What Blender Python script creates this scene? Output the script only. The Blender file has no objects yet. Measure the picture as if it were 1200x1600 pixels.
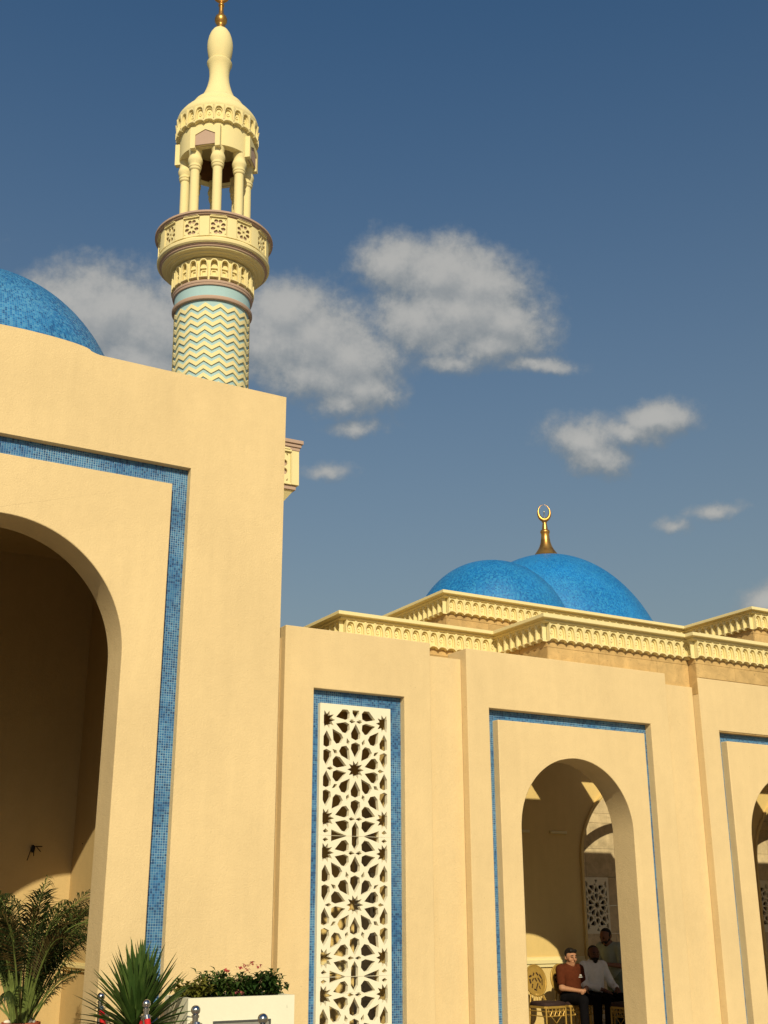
import bpy, bmesh, math, random
import numpy as np
from mathutils import Vector, Matrix
R = math.radians
random.seed(7)
S = bpy.context.scene
COL = S.collection

# ------------------------------------------------------------------ camera
CAM_Z = 1.65
cd = bpy.data.cameras.new('camera'); cam = bpy.data.objects.new('camera', cd); COL.objects.link(cam)
cd.sensor_fit = 'HORIZONTAL'; cd.sensor_width = 36; cd.lens = 36*1837.5/1200
cd.clip_start = .1; cd.clip_end = 2000
fw = Vector((0.4676544, 0.82078459, 0.32804273)); rt = Vector((0.86932549, -0.49423264, -0.0026989)); up = Vector((-0.15991421, -0.28643806, 0.94465903))
m = Matrix((rt, up, -fw)).transposed().to_4x4(); m.translation = (0, 0, CAM_Z); cam.matrix_world = m
S.camera = cam

# ------------------------------------------------------------------ sun, sky, exposure
SUN_AZ = math.atan(.47)                    # sun stands behind the left shoulder of someone facing the facade
SUN_EL = math.atan(.615*math.cos(SUN_AZ))
sd = Vector((math.sin(SUN_AZ)*math.cos(SUN_EL), math.cos(SUN_AZ)*math.cos(SUN_EL), -math.sin(SUN_EL)))
sl = bpy.data.lights.new('sun', 'SUN'); sl.energy = 4.15; sl.angle = R(.5); sl.color = (1, .87, .57)
so = bpy.data.objects.new('sun', sl); COL.objects.link(so); so.rotation_euler = sd.to_track_quat('-Z', 'Y').to_euler(); so.location = (-20, -30, 30)
S.view_settings.view_transform = 'Standard'; S.view_settings.look = 'None'
S.view_settings.exposure = 0; S.view_settings.gamma = 1; S.view_settings.use_curve_mapping = False
W = bpy.data.worlds.new('World'); S.world = W; W.use_nodes = True
SKY_STRENGTH = .084
SKY_SAT = 1.30; HAZE = 1.0; HAZE_COL = (3.6, 3.6, 2.45, 1); CLOUD_DARK = (2.1, 2.5, 2.8, 1); CLOUD_LIT = (5.9, 5.75, 5.35, 1)

class NT:
    """small helper to write node trees as expressions"""
    def __init__(s, tree): s.t = tree; s.n = tree.nodes; s.l = tree.links
    def node(s, typ, **kw):
        n = s.n.new(typ)
        for k, v in kw.items(): setattr(n, k, v)
        return n
    def put(s, sock, v):
        if isinstance(v, bpy.types.NodeSocket): s.l.new(v, sock)
        elif v is not None: sock.default_value = v
    def math(s, op, a, b=None, c=None, clamp=False):
        n = s.node('ShaderNodeMath', operation=op, use_clamp=clamp)
        s.put(n.inputs[0], a); s.put(n.inputs[1], b); s.put(n.inputs[2], c); return n.outputs[0]
    def vmath(s, op, a, b=None, out=0):
        n = s.node('ShaderNodeVectorMath', operation=op); s.put(n.inputs[0], a); s.put(n.inputs[1], b); return n.outputs[out]
    def dot(s, a, b): return s.vmath('DOT_PRODUCT', a, b, 1)
    def xyz(s, x, y, z):
        n = s.node('ShaderNodeCombineXYZ'); s.put(n.inputs[0], x); s.put(n.inputs[1], y); s.put(n.inputs[2], z); return n.outputs[0]
    def sep(s, v):
        n = s.node('ShaderNodeSeparateXYZ'); s.put(n.inputs[0], v); return n.outputs
    def noise(s, v, scale, detail=4, rough=.55, out=0, lac=2.0, dist=0):
        n = s.node('ShaderNodeTexNoise'); s.put(n.inputs['Vector'], v); n.inputs['Scale'].default_value = scale
        n.inputs['Detail'].default_value = detail; n.inputs['Roughness'].default_value = rough; n.inputs['Lacunarity'].default_value = lac
        n.inputs['Distortion'].default_value = dist
        return n.outputs[out]
    def range(s, v, a, b, c=0, d=1, smooth=True):
        n = s.node('ShaderNodeMapRange', interpolation_type='SMOOTHSTEP' if smooth else 'LINEAR')
        s.put(n.inputs[0], v); n.inputs[1].default_value = a; n.inputs[2].default_value = b; n.inputs[3].default_value = c; n.inputs[4].default_value = d
        return n.outputs[0]
    def mix(s, f, a, b, mode='MIX'):
        n = s.node('ShaderNodeMix', data_type='RGBA', blend_type=mode, clamp_factor=True)
        s.put(n.inputs[0], f); s.put(n.inputs[6], a); s.put(n.inputs[7], b); return n.outputs[2]

def c4(c): return (c[0], c[1], c[2], 1)

def build_world():
    q = NT(W.node_tree); q.n.clear()
    out = q.node('ShaderNodeOutputWorld'); bg = q.node('ShaderNodeBackground'); bg.inputs['Strength'].default_value = SKY_STRENGTH
    sky = q.node('ShaderNodeTexSky', sky_type='NISHITA'); sky.sun_disc = False
    sky.sun_elevation = SUN_EL; sky.sun_rotation = math.pi + SUN_AZ
    sky.altitude = 0; sky.air_density = 1.0; sky.dust_density = 1.3; sky.ozone_density = 2.6
    tc = q.node('ShaderNodeTexCoord'); d = q.vmath('NORMALIZE', tc.outputs['Generated'])
    az, el = R(30), R(25)
    e0 = Vector((math.sin(az)*math.cos(el), math.cos(az)*math.cos(el), math.sin(el))); e1 = Vector((math.cos(az), -math.sin(az), 0)); e2 = e1.cross(e0)
    w = q.math('MAXIMUM', q.dot(d, tuple(e0)), .12)
    u = q.math('DIVIDE', q.dot(d, tuple(e1)), w); v = q.math('DIVIDE', q.dot(d, tuple(e2)), w)
    p0 = q.xyz(u, v, 0)
    # cumulus heaps over this part of the sky: (u, v, half width, half height, weight)
    heaps = [(-.240, .068, .066, .040, 1.05), (-.280, .074, .034, .030, .95), (-.205, .056, .075, .045, .88), (-.215, .026, .085, .040, .68), (-.150, .060, .06, .04, .8),
             (-.085, .064, .036, .028, 1.0), (-.100, .044, .06, .036, .95), (-.060, .046, .050, .034, 1.0), (-.030, .028, .046, .030, .92), (-.022, .004, .040, .024, .78), (-.06, .014, .055, .028, .7), (-.040, -.008, .040, .020, .62),
             (.004, .106, .036, .026, .9), (.040, .100, .048, .028, 1.05), (.072, .088, .046, .030, 1.05), (.058, .066, .064, .034, 1.1), (.096, .056, .042, .026, .95), (.085, .038, .055, .020, .75), (.122, .022, .050, .010, .52), (.028, .058, .05, .028, .9), (.05, .026, .05, .016, .5),
             (.165, -.042, .036, .022, .9), (.176, -.056, .028, .016, .85), (.204, -.034, .028, .014, .7), (.226, -.024, .032, .016, 1.0),
             (-.055, -.064, .045, .014, .26), (-.03, -.030, .05, .014, .3), (.275, -.105, .034, .010, .5), (.245, -.113, .024, .010, .42), (.330, -.184, .030, .016, 1.0),
             (.42, .05, .06, .02, .7), (-.45, .12, .09, .05, 1), (-.55, -.05, .07, .03, .8), (.55, .0, .10, .03, .8), (.70, -.2, .13, .03, .7), (-.75, .25, .12, .06, .9), (.8, .35, .12, .05, .7), (-.9, -.1, .15, .04, .8), (.3, .6, .16, .07, .4)]
    def field(p):
        warp = q.vmath('SCALE', q.vmath('SUBTRACT', q.noise(p, 16, 5, .6, out=1), (.5, .5, .5)), None)
        warp.node.inputs[3].default_value = .030
        pp = q.vmath('ADD', p, warp)
        f = None
        for (a, b, hw, hh, wt) in heaps:
            r = q.vmath('LENGTH', q.vmath('MULTIPLY', q.vmath('SUBTRACT', pp, (a, b, 0)), (1/hw, 1/hh, 0)), None, 1)
            g = q.math('MAXIMUM', q.math('SUBTRACT', 1.45-(1-wt)*.85, r), -1.1)
            f = g if f is None else q.math('SMOOTH_MAX', f, g, .30)
        n1 = q.math('SUBTRACT', q.noise(p, 24, 10, .63), .5)
        n2 = q.math('SUBTRACT', q.noise(p, 85, 5, .65), .5)
        return q.math('ADD', q.math('SUBTRACT', f, .14), q.math('ADD', q.math('MULTIPLY', n1, 1.25), q.math('MULTIPLY', n2, .55)))
    f0 = field(p0)
    f1 = field(q.vmath('ADD', p0, (-.003, .013, 0)))
    alpha = q.range(f0, -.12, .72)
    # clear sky: a little deeper towards the zenith, pale haze towards the horizon all round
    dz = q.sep(d)[2]
    hsv = q.node('ShaderNodeHueSaturation'); hsv.inputs['Saturation'].default_value = SKY_SAT; hsv.inputs['Hue'].default_value = .497; q.l.new(sky.outputs[0], hsv.inputs['Color'])
    clear = q.mix(q.math('MULTIPLY', q.math('POWER', q.math('SUBTRACT', 1, q.math('MAXIMUM', dz, 0)), 2.35), HAZE), hsv.outputs[0], HAZE_COL)
    # the side of a heap towards the sun and sky is bright, its lee side grey
    lit = q.math('ADD', q.math('MULTIPLY', q.range(q.math('SUBTRACT', f0, f1), -.50, .55), .48), q.math('MULTIPLY', q.range(f0, .05, 1.1), .50))
    ck = q.mix(lit, CLOUD_DARK, CLOUD_LIT)
    col = q.mix(q.math('MULTIPLY', alpha, .86), clear, ck)
    q.l.new(col, bg.inputs['Color']); q.l.new(bg.outputs[0], out.inputs['Surface'])
    W.cycles.sampling_method = 'MANUAL'; W.cycles.sample_map_resolution = 512
build_world()

# ------------------------------------------------------------------ materials
def mat(name, color, rough=.8, metal=0, spec=.3):
    m = bpy.data.materials.new(name); m.use_nodes = True
    q = NT(m.node_tree); b = q.n['Principled BSDF']
    b.inputs['Base Color'].default_value = c4(color); b.inputs['Roughness'].default_value = rough
    b.inputs['Metallic'].default_value = metal; b.inputs['Specular IOR Level'].default_value = spec
    m.diffuse_color = c4(color)
    return m, q, b

def bump(q, b, h, strength, dist):
    n = q.node('ShaderNodeBump'); n.inputs['Strength'].default_value = strength; n.inputs['Distance'].default_value = dist
    q.put(n.inputs['Height'], h); q.l.new(n.outputs[0], b.inputs['Normal'])

def geo_pos(q): return q.node('ShaderNodeNewGeometry').outputs['Position']
def obj_pos(q): return q.node('ShaderNodeTexCoord').outputs['Object']

def stucco(name, color, grain=1.0, mott=.12):
    m, q, b = mat(name, color, .9, 0, .15)
    p = geo_pos(q)
    n1 = q.noise(p, .9, 5, .6); n2 = q.noise(p, 7, 4, .6); n3 = q.noise(q.vmath('MULTIPLY', p, (6, 6, .7)), 1.3, 4, .6)
    f = q.math('ADD', q.math('MULTIPLY', n1, .38), q.math('ADD', q.math('MULTIPLY', n2, .17), q.math('ADD', q.math('MULTIPLY', n3, .22), q.math('MULTIPLY', q.noise(p, 55, 2, .7), .23))))
    k = q.range(f, .33, .67, 1-mott, 1+mott*.6, False)
    col = q.mix(1, c4(color), q.xyz(k, k, k), 'MULTIPLY')
    # a few scuffs and patched marks
    sp = q.range(q.noise(p, 3.3, 3, .7), .71, .78); col = q.mix(q.math('MULTIPLY', sp, .18), col, c4([c*.55 for c in color]))
    dk = q.range(q.noise(p, 17, 2, .5), .755, .79); col = q.mix(q.math('MULTIPLY', dk, .28), col, c4([c*.45 for c in color]))
    q.l.new(col, b.inputs['Base Color'])
    h = q.math('ADD', q.math('MULTIPLY', q.noise(p, 110, 3, .6), .55), q.math('ADD', q.math('MULTIPLY', q.noise(p, 45, 3, .6), .6), q.math('MULTIPLY', q.noise(p, 9, 3, .5), .5)))
    bump(q, b, h, .55*grain, .012)
    return m

PLASTER = stucco('yellow_stucco', (.72, .555, .318))
PLASTER_IN = stucco('inner_plaster', (.73, .545, .235), .5)
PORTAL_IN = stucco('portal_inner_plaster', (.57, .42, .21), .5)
LINING = stucco('dark_brown_lining', (.20, .10, .05), .3)  # one even dark brown for the inside of the lantern drum
CREAM = stucco('cream_trim', (.78, .675, .375), .25, .06)
WHITE_GRC = stucco('white_concrete', (.80, .75, .60), .2, .05)
PLANTER = stucco('white_planter_paint', (.76, .75, .62), .15, .07)
MAUVE = stucco('mauve_trim', (.46, .33, .27), .25, .08)
TEAL = stucco('teal_paint', (.36, .53, .59), .25, .06)

def stone_mat(name, color):
    m, q, b = mat(name, color, .75, 0, .25)
    p = geo_pos(q); oi = q.node('ShaderNodeObjectInfo').outputs['Random']
    n1 = q.noise(p, 5, 8, .68, dist=.6); n2 = q.noise(q.vmath('MULTIPLY', p, (1, 1, 3)), 14, 5, .6)
    k = q.math('ADD', q.range(n1, .3, .7, .72, 1.2, False), q.math('MULTIPLY', q.math('SUBTRACT', oi, .5), .22))
    col = q.mix(1, c4(color), q.xyz(k, k, q.math('MULTIPLY', k, .97)), 'MULTIPLY')
    col = q.mix(q.range(n2, .58, .75), col, c4([c*.62 for c in color]))
    q.l.new(col, b.inputs['Base Color']); bump(q, b, n2, .3, .004)
    return m
STONE = stone_mat('beige_stone', (.53, .36, .165))
STONE_IN = stone_mat('inner_stone', (.62, .50, .33))

def tile_mat(name, pitch, cols, grout, plane='XZ', groutw=.11, gloss=.28):
    m, q, b = mat(name, cols[1], gloss, 0, .5)
    p = geo_pos(q); s = q.sep(p)
    u = q.math('DIVIDE', s[0], pitch); v = q.math('DIVIDE', s[2], pitch)
    return tile_nodes(m, q, b, u, v, cols, grout, groutw, p)

def tile_nodes(m, q, b, u, v, cols, grout, groutw, p, sheet=3.0, gmix=.9):
    cell = q.xyz(q.math('FLOOR', u), q.math('FLOOR', v), 0)
    wn = q.node('ShaderNodeTexWhiteNoise', noise_dimensions='2D'); q.l.new(cell, wn.inputs['Vector'])
    rnd = wn.outputs['Value']
    cr = q.node('ShaderNodeValToRGB'); q.l.new(rnd, cr.inputs[0])
    el = cr.color_ramp.elements; el[0].color = c4(cols[0]); el[1].color = c4(cols[-1]); 
    for i, c in enumerate(cols[1:-1]): e = el.new((i+1)/(len(cols)-1)); e.color = c4(c)
    fu = q.math('ABSOLUTE', q.math('SUBTRACT', q.math('FRACT', u), .5)); fv = q.math('ABSOLUTE', q.math('SUBTRACT', q.math('FRACT', v), .5))
    g = q.range(q.math('MAXIMUM', fu, fv), .5-groutw, .5-groutw*.5)
    sh = q.range(q.noise(p, sheet, 2, .5), .36, .64, .25, 1.0)
    col = q.mix(q.math('MULTIPLY', q.math('MULTIPLY', g, sh), gmix), cr.outputs[0], c4(grout))
    big = q.math('MULTIPLY', q.range(q.noise(p, sheet*.6, 3, .6), .3, .7, .84, 1.14, False), q.range(q.noise(p, sheet*7, 3, .7), .3, .7, .95, 1.05, False)); col = q.mix(1, col, q.xyz(big, big, big), 'MULTIPLY')
    q.l.new(col, b.inputs['Base Color'])
    bump(q, b, q.math('ADD', q.math('SUBTRACT', 1, g), q.math('MULTIPLY', rnd, .35)), .35, .0035)
    return m
TILE = tile_mat('blue_glass_mosaic', .0262, [(.012, .055, .17), (.022, .10, .28), (.035, .15, .36), (.06, .19, .38)], (.26, .42, .56))

def dome_mat(name, rad, cols, grout, pitch):
    m, q, b = mat(name, cols[1], .42, 0, .45)
    p = obj_pos(q); s = q.sep(p)
    th = q.math('ARCTAN2', s[1], s[0]); rr = q.math('SQRT', q.math('ADD', q.math('MULTIPLY', s[0], s[0]), q.math('MULTIPLY', s[1], s[1])))
    ph = q.math('ARCTAN2', s[2], rr)
    u = q.math('MULTIPLY', th, round(rad/pitch)); v = q.math('MULTIPLY', ph, rad*1.05/pitch)
    return tile_nodes(m, q, b, u, v, cols, grout, .13, p, 1.1, .5)
DOME_A = dome_mat('turquoise_blue_mosaic', 2.1, [(.010, .085, .28), (.018, .15, .42), (.03, .20, .48), (.07, .27, .53)], (.16, .34, .50), .034)
BLUES = [(.005, .11, .38), (.009, .165, .50), (.013, .195, .54), (.03, .26, .57)]
DOME_B = dome_mat('blue_mosaic_small_dome', 1.5, BLUES, (.07, .30, .56), .030)
DOME_C = dome_mat('blue_mosaic_big_dome', 2.9, BLUES, (.07, .30, .56), .030)
RIB = mat('pale_teal_mosaic', (.16, .36, .48), .4)[0]

def gold_mat():
    m, q, b = mat('gilded_metal', (.62, .34, .09), .34, .85, .5)
    n = q.noise(obj_pos(q), 6, 4, .6); q.l.new(q.mix(q.range(n, .35, .7), (.66, .37, .10, 1), (.42, .20, .05, 1)), b.inputs['Base Color']); return m
GOLD = gold_mat()
def simple(name, color, rough=.6, metal=0, var=.12, scale=20, spec=.3):
    m, q, b = mat(name, color, rough, metal, spec)
    n = q.noise(obj_pos(q), scale, 4, .6); k = q.range(n, .3, .7, 1-var, 1+var, False)
    q.l.new(q.mix(1, c4(color), q.xyz(k, k, k), 'MULTIPLY'), b.inputs['Base Color']); return m
STEEL = simple('polished_steel', (.50, .50, .50), .18, 1, .08)
DARK_STEEL = simple('dull_steel', (.30, .30, .30), .35, 1, .1)
ROPE = simple('red_velvet', (.50, .012, .018), .75, 0, .2, 60)
TERRACOTTA = simple('terracotta', (.42, .10, .045), .7, 0, .15)
PEBBLE = simple('white_pebble', (.75, .72, .65), .7, 0, .1)
SOIL = simple('potting_soil', (.05, .035, .025), .95, 0, .3)
CHAIR_GOLD = simple('gold_painted_steel', (.46, .29, .07), .42, .3, .1)
CUSHION = simple('dark_brown_cushion', (.035, .018, .018), .8, 0, .2)
GLASSPLATE = simple('dull_glass_plate', (.30, .30, .28), .15, .2, .1)
BLACK = simple('black_cable', (.012, .012, .012), .6, 0, .2)
PAVE = stucco('pale_paving', (.30, .255, .19), .3, .1)
ROOFING = simple('grey_roof_screed', (.33, .30, .26), .9, 0, .15, 3)
SKIN_A = simple('light_brown_skin', (.40, .20, .115), .55, 0, .08, 30)
SKIN_B = simple('dark_brown_skin', (.13, .055, .032), .5, 0, .08, 30)
SKIN_C = simple('brown_skin', (.22, .10, .055), .5, 0, .08, 30)
HAIR = simple('black_hair', (.010, .008, .007), .55, 0, .3, 60)
SHIRT_RUST = simple('rust_brown_cotton', (.090, .024, .011), .95, 0, .15, 25, .05)
SHIRT_WHITE = simple('white_cotton', (.80, .78, .74), .85, 0, .06, 20)
SHIRT_GREEN = simple('pale_grey_green_cotton', (.33, .37, .31), .9, 0, .08, 20)
TROUSER_BLACK = simple('black_trousers', (.006, .0055, .007), .95, 0, .2, 25, .05)
TROUSER_TEAL = simple('grey_green_trousers', (.16, .20, .17), .9, 0, .15, 25)
SHOE = simple('black_shoe_leather', (.015, .013, .012), .4, 0, .2)
PRINT = mat('white_print', (.7, .7, .68), .8)[0]
EYE = mat('dark_eye', (.01, .008, .008), .2)[0]

def leaf_mat(name, c1, c2, rough=.5, transl=.25):
    m, q, b = mat(name, c1, rough, 0, .35)
    p = geo_pos(q); oi = q.node('ShaderNodeObjectInfo').outputs['Random']
    f = q.math('ADD', q.math('MULTIPLY', q.noise(p, 9, 3, .6), .8), q.math('MULTIPLY', oi, .35))
    col = q.mix(q.range(f, .35, .85), c4(c1), c4(c2)); q.l.new(col, b.inputs['Base Color'])
    tr = q.node('ShaderNodeBsdfTranslucent'); q.l.new(col, tr.inputs['Color'])
    mx = q.node('ShaderNodeMixShader'); mx.inputs[0].default_value = transl
    q.l.new(b.outputs[0], mx.inputs[1]); q.l.new(tr.outputs[0], mx.inputs[2]); q.l.new(mx.outputs[0], q.n['Material Output'].inputs['Surface'])
    return m
LEAF_PALM = leaf_mat('palm_leaf_green', (.010, .024, .005), (.040, .056, .010), .6, .10)
LEAF_PALM_DRY = leaf_mat('palm_leaf_browning', (.05, .033, .008), (.11, .07, .02), .6, .10)
STEM_PALM = simple('palm_stem_green', (.13, .17, .045), .5, 0, .25, 12)
LEAF_YUCCA = leaf_mat('sword_leaf_green', (.035, .075, .016), (.085, .14, .032), .42, .15)
LEAF_BUSH = leaf_mat('shrub_leaf_green', (.022, .055, .010), (.075, .12, .022))
LEAF_CROTON = leaf_mat('shrub_leaf_yellow_green', (.11, .12, .018), (.26, .22, .04))
PETAL = leaf_mat('coral_pink_petal', (.55, .07, .07), (.65, .20, .20), .6, .3)
BARK = simple('brown_bark', (.09, .06, .035), .9, 0, .3, 30)

# ------------------------------------------------------------------ mesh helpers
class MB:
    def __init__(s): s.v = []; s.f = []
    def add(s, vs, fs, M=None):
        o = len(s.v)
        s.v += [tuple(M @ Vector(v)) for v in vs] if M is not None else [tuple(v) for v in vs]
        s.f += [tuple(i+o for i in f) for f in fs]; return s
    def box(s, x0, x1, y0, y1, z0, z1, M=None):
        v = [(x0,y0,z0),(x1,y0,z0),(x1,y1,z0),(x0,y1,z0),(x0,y0,z1),(x1,y0,z1),(x1,y1,z1),(x0,y1,z1)]
        return s.add(v, [(0,3,2,1),(4,5,6,7),(0,1,5,4),(1,2,6,5),(2,3,7,6),(3,0,4,7)], M)
    def lathe(s, prof, n=48, M=None, cap=True):
        v = []; f = []
        for (r, z) in prof:
            for i in range(n):
                a = 2*math.pi*i/n; v.append((r*math.cos(a), r*math.sin(a), z))
        k = len(prof)
        for j in range(k-1):
            for i in range(n):
                i2 = (i+1) % n; f.append((j*n+i, j*n+i2, (j+1)*n+i2, (j+1)*n+i))
        if cap:
            if prof[0][0] > 1e-6: f.append(tuple(range(n-1, -1, -1)))
            if prof[-1][0] > 1e-6: f.append(tuple((k-1)*n+i for i in range(n)))
        return s.add(v, f, M)
    def tube(s, pts, rad, n=8, M=None, closed=False):
        pts = [Vector(p) for p in pts]; k = len(pts); v = []; f = []
        if not hasattr(rad, '__len__'): rad = [rad]*k
        prevn = None
        for i, p in enumerate(pts):
            if closed: t = pts[(i+1) % k]-pts[i-1]
            else: t = pts[min(i+1, k-1)]-pts[max(i-1, 0)]
            t.normalize()
            if prevn is None:
                a = Vector((0, 0, 1)) if abs(t.z) < .9 else Vector((1, 0, 0)); nn = t.cross(a).normalized()
            else: nn = (prevn - t*prevn.dot(t)).normalized()
            prevn = nn; b = t.cross(nn)
            for j in range(n):
                a = 2*math.pi*j/n; v.append(p+(nn*math.cos(a)+b*math.sin(a))*rad[i])
        for i in range(k if closed else k-1):
            for j in range(n):
                j2 = (j+1) % n; i2 = (i+1) % k; f.append((i*n+j, i*n+j2, i2*n+j2, i2*n+j))
        if not closed: f.append(tuple(range(n-1, -1, -1))); f.append(tuple((k-1)*n+j for j in range(n)))
        return s.add(v, f, M)
    def ball(s, c, r, n=12, m_=8, M=None):
        if not hasattr(r, '__len__'): r = (r, r, r)
        T = Matrix.Translation(c) @ Matrix.Diagonal((*r, 1)); T = M @ T if M is not None else T
        return s.lathe([(math.sin(math.pi*i/m_) if 0 < i < m_ else 1e-5, -math.cos(math.pi*i/m_)) for i in range(m_+1)], n, T, cap=False)
    def plate(s, outer, holes, y0, y1, M=None):
        """a slab cut out of the XZ plane, from y0 to y1, with holes"""
        cu = bpy.data.curves.new('tmp', 'CURVE'); cu.dimensions = '2D'; cu.fill_mode = 'BOTH'; cu.extrude = abs(y1-y0)/2
        for poly in [outer]+list(holes):
            sp = cu.splines.new('POLY'); sp.points.add(len(poly)-1); sp.use_cyclic_u = True
            for pt, (a, b) in zip(sp.points, poly): pt.co = (a, b, 0, 1)
        ob = bpy.data.objects.new('tmp', cu); COL.objects.link(ob)
        dg = bpy.context.evaluated_depsgraph_get(); me = bpy.data.meshes.new_from_object(ob.evaluated_get(dg))
        yc = (y0+y1)/2
        vs = [(v.co.x, yc-v.co.z, v.co.y) for v in me.vertices]; fs = [tuple(p.vertices) for p in me.polygons]
        s.add(vs, fs, M); bpy.data.meshes.remove(me); bpy.data.objects.remove(ob); bpy.data.curves.remove(cu); return s
    def mesh(s, name, material, smooth=None):
        me = bpy.data.meshes.new(name); me.from_pydata(s.v, [], s.f)
        bm = bmesh.new(); bm.from_mesh(me); bmesh.ops.remove_doubles(bm, verts=bm.verts, dist=1e-5); bmesh.ops.recalc_face_normals(bm, faces=bm.faces); bm.to_mesh(me); bm.free()
        if smooth is not None:
            me.polygons.foreach_set('use_smooth', [True]*len(me.polygons))
            if smooth < 180: me.set_sharp_from_angle(angle=R(smooth))
        me.materials.append(material); return me
    def obj(s, name, material, parent=None, smooth=None, bevel=0, loc=None, rotz=0):
        o = bpy.data.objects.new(name, s.mesh(name, material, smooth)); COL.objects.link(o)
        if parent is not None: o.parent = parent
        if loc is not None: o.location = loc
        o.rotation_euler.z = rotz
        if bevel:
            b = o.modifiers.new('bevel', 'BEVEL'); b.width = bevel; b.segments = 2; b.limit_method = 'ANGLE'; b.angle_limit = R(40)
        return o

def inst(name, me, parent=None, loc=(0, 0, 0), rotz=0, scale=None, mw=None):
    o = bpy.data.objects.new(name, me); COL.objects.link(o)
    if parent is not None: o.parent = parent
    if mw is not None: o.matrix_local = mw
    else:
        o.location = loc; o.rotation_euler.z = rotz
        if scale: o.scale = scale
    return o
def tag(o, label=None, cat=None, group=None, kind=None):
    if label: o['label'] = label
    if cat: o['category'] = cat
    if group: o['group'] = group
    if kind: o['kind'] = kind
    return o
def thing(name, label, cat, loc=(0, 0, 0), rotz=0, group=None):
    o = bpy.data.objects.new(name, None); COL.objects.link(o); o.empty_display_size = .2
    o.location = loc; o.rotation_euler.z = rotz
    return tag(o, label, cat, group)
def copy_tree(o, parent=None):
    c = o.copy(); COL.objects.link(c)
    if parent is not None: c.parent = parent
    for ch in o.children: copy_tree(ch, c)
    return c
def arc(cx, cz, r, a0, a1, n, ry=None):
    ry = ry or r
    return [(cx+r*math.cos(R(a0+(a1-a0)*i/n)), cz+ry*math.sin(R(a0+(a1-a0)*i/n))) for i in range(n+1)]
def arch_pts(cx, r, zs, zb, n=40):      # opening outline, right foot -> over -> left foot
    return [(cx+r, zb)]+arc(cx, zs, r, 0, 180, n)+[(cx-r, zb)]

# ------------------------------------------------------------------ ground
tag(MB().add([(-300, -300, 0), (300, -300, 0), (300, 300, 0), (-300, 300, 0)], [(0, 1, 2, 3)]).obj('ground', PAVE), kind='structure')

# ------------------------------------------------------------------ lattice panels (ten-pointed star fretwork)
def clip(poly, x0, x1, z0, z1):
    def half(p, f, cut):
        o = []
        for i in range(len(p)):
            a, b = p[i-1], p[i]; fa, fb = f(a), f(b)
            if fa >= 0: o.append(a)
            if (fa >= 0) != (fb >= 0): t = fa/(fa-fb); o.append((a[0]+(b[0]-a[0])*t, a[1]+(b[1]-a[1])*t))
        return o
    for f in (lambda p: p[0]-x0, lambda p: x1-p[0], lambda p: p[1]-z0, lambda p: z1-p[1]):
        poly = half(poly, f, 0)
        if len(poly) < 3: return []
    return poly
def area(p): return abs(sum(p[i-1][0]*p[i][1]-p[i][0]*p[i-1][1] for i in range(len(p))))/2
def lattice_holes(hw, hh, k=1.0):
    """openings of one fretwork module, centred at 0; star centres sit on a rhombic lattice"""
    LX, LZ = .388*k, .566*k
    raw = []
    def petal(cx, cz, a, r0, s=1.0):
        pts = [(r0, 0), (r0+.115*s, .066*s), (r0+.172*s, .060*s), (r0+.198*s, 0), (r0+.172*s, -.060*s), (r0+.115*s, -.066*s)]
        return [(cx+k*(x*math.cos(a)-y*math.sin(a)), cz+k*(x*math.sin(a)+y*math.cos(a))) for x, y in pts]
    for (i, j) in ((0, 0), (1, 1), (-1, 1), (1, -1), (-1, -1)):
        cx, cz = i*LX, j*LZ
        raw.append([(cx+k*(.112 if t % 2 else .064)*math.cos(R(90+18*t)), cz+k*(.112 if t % 2 else .064)*math.sin(R(90+18*t))) for t in range(20)])
        for t in range(10):
            a = R(90+36*t)
            if (i or j) and abs(cz+.25*math.sin(a)) > hh-.02: continue
            raw.append(petal(cx, cz, a, .126, 1.0))
            # small dart between neighbouring petals
            b = a+R(18); raw.append([(cx+k*r*math.cos(b+o), cz+k*r*math.sin(b+o)) for r, o in ((.300, 0), (.332, .070), (.385, 0), (.332, -.070))])
    for (i, j) in ((1, 0), (-1, 0), (0, 1), (0, -1)):
        cx, cz = i*LX, j*LZ
        for sg in (1, -1):
            if j == sg: continue
            raw.append(petal(cx, cz, R(90*sg), .024, 1.0))
    for sg in (1, -1):            # long hexagon and side triangles that run on into the next module
        raw.append([(x*k, sg*z*k) for x, z in ((-.046, .80), (.046, .80), (.046, .665), (0, .595), (-.046, .665))])
        for sx in (1, -1): raw.append([(x*k*sx, sg*z*k) for x, z in ((.105, .7575), (.315, .7575), (.315, .690))]); raw.append([(x*k*sx, sg*z*k) for x, z in ((.388-.04, .712), (.388, .735), (.388+.036, .712), (.388, .680))])
    out = []
    for p in raw:
        c = clip(p, -hw, hw, -hh, hh)
        if len(c) >= 3 and area(c) > .0006:
            cx = sum(a for a, b in c)/len(c); cz = sum(b for a, b in c)/len(c)
            c = [(cx+(a-cx)*.985, b if abs(abs(b)-hh) < 1e-5 else cz+(b-cz)*.985) for a, b in c]
            ok = True
            for o in out:            # drop anything that would run into an opening already cut
                ox = sum(a for a, b in o)/len(o); oz = sum(b for a, b in o)/len(o)
                ro = max(math.hypot(a-ox, b-oz) for a, b in o); rc = max(math.hypot(a-cx, b-cz) for a, b in c)
                if math.hypot(ox-cx, oz-cz) < (ro+rc) and overlap(o, c): ok = False; break
            if ok: out.append(c)
    return out
def inside(p, poly):
    r = False
    for i in range(len(poly)):
        (x1, y1), (x2, y2) = poly[i-1], poly[i]
        if (y1 > p[1]) != (y2 > p[1]) and p[0] < (x2-x1)*(p[1]-y1)/(y2-y1)+x1: r = not r
    return r
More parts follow.
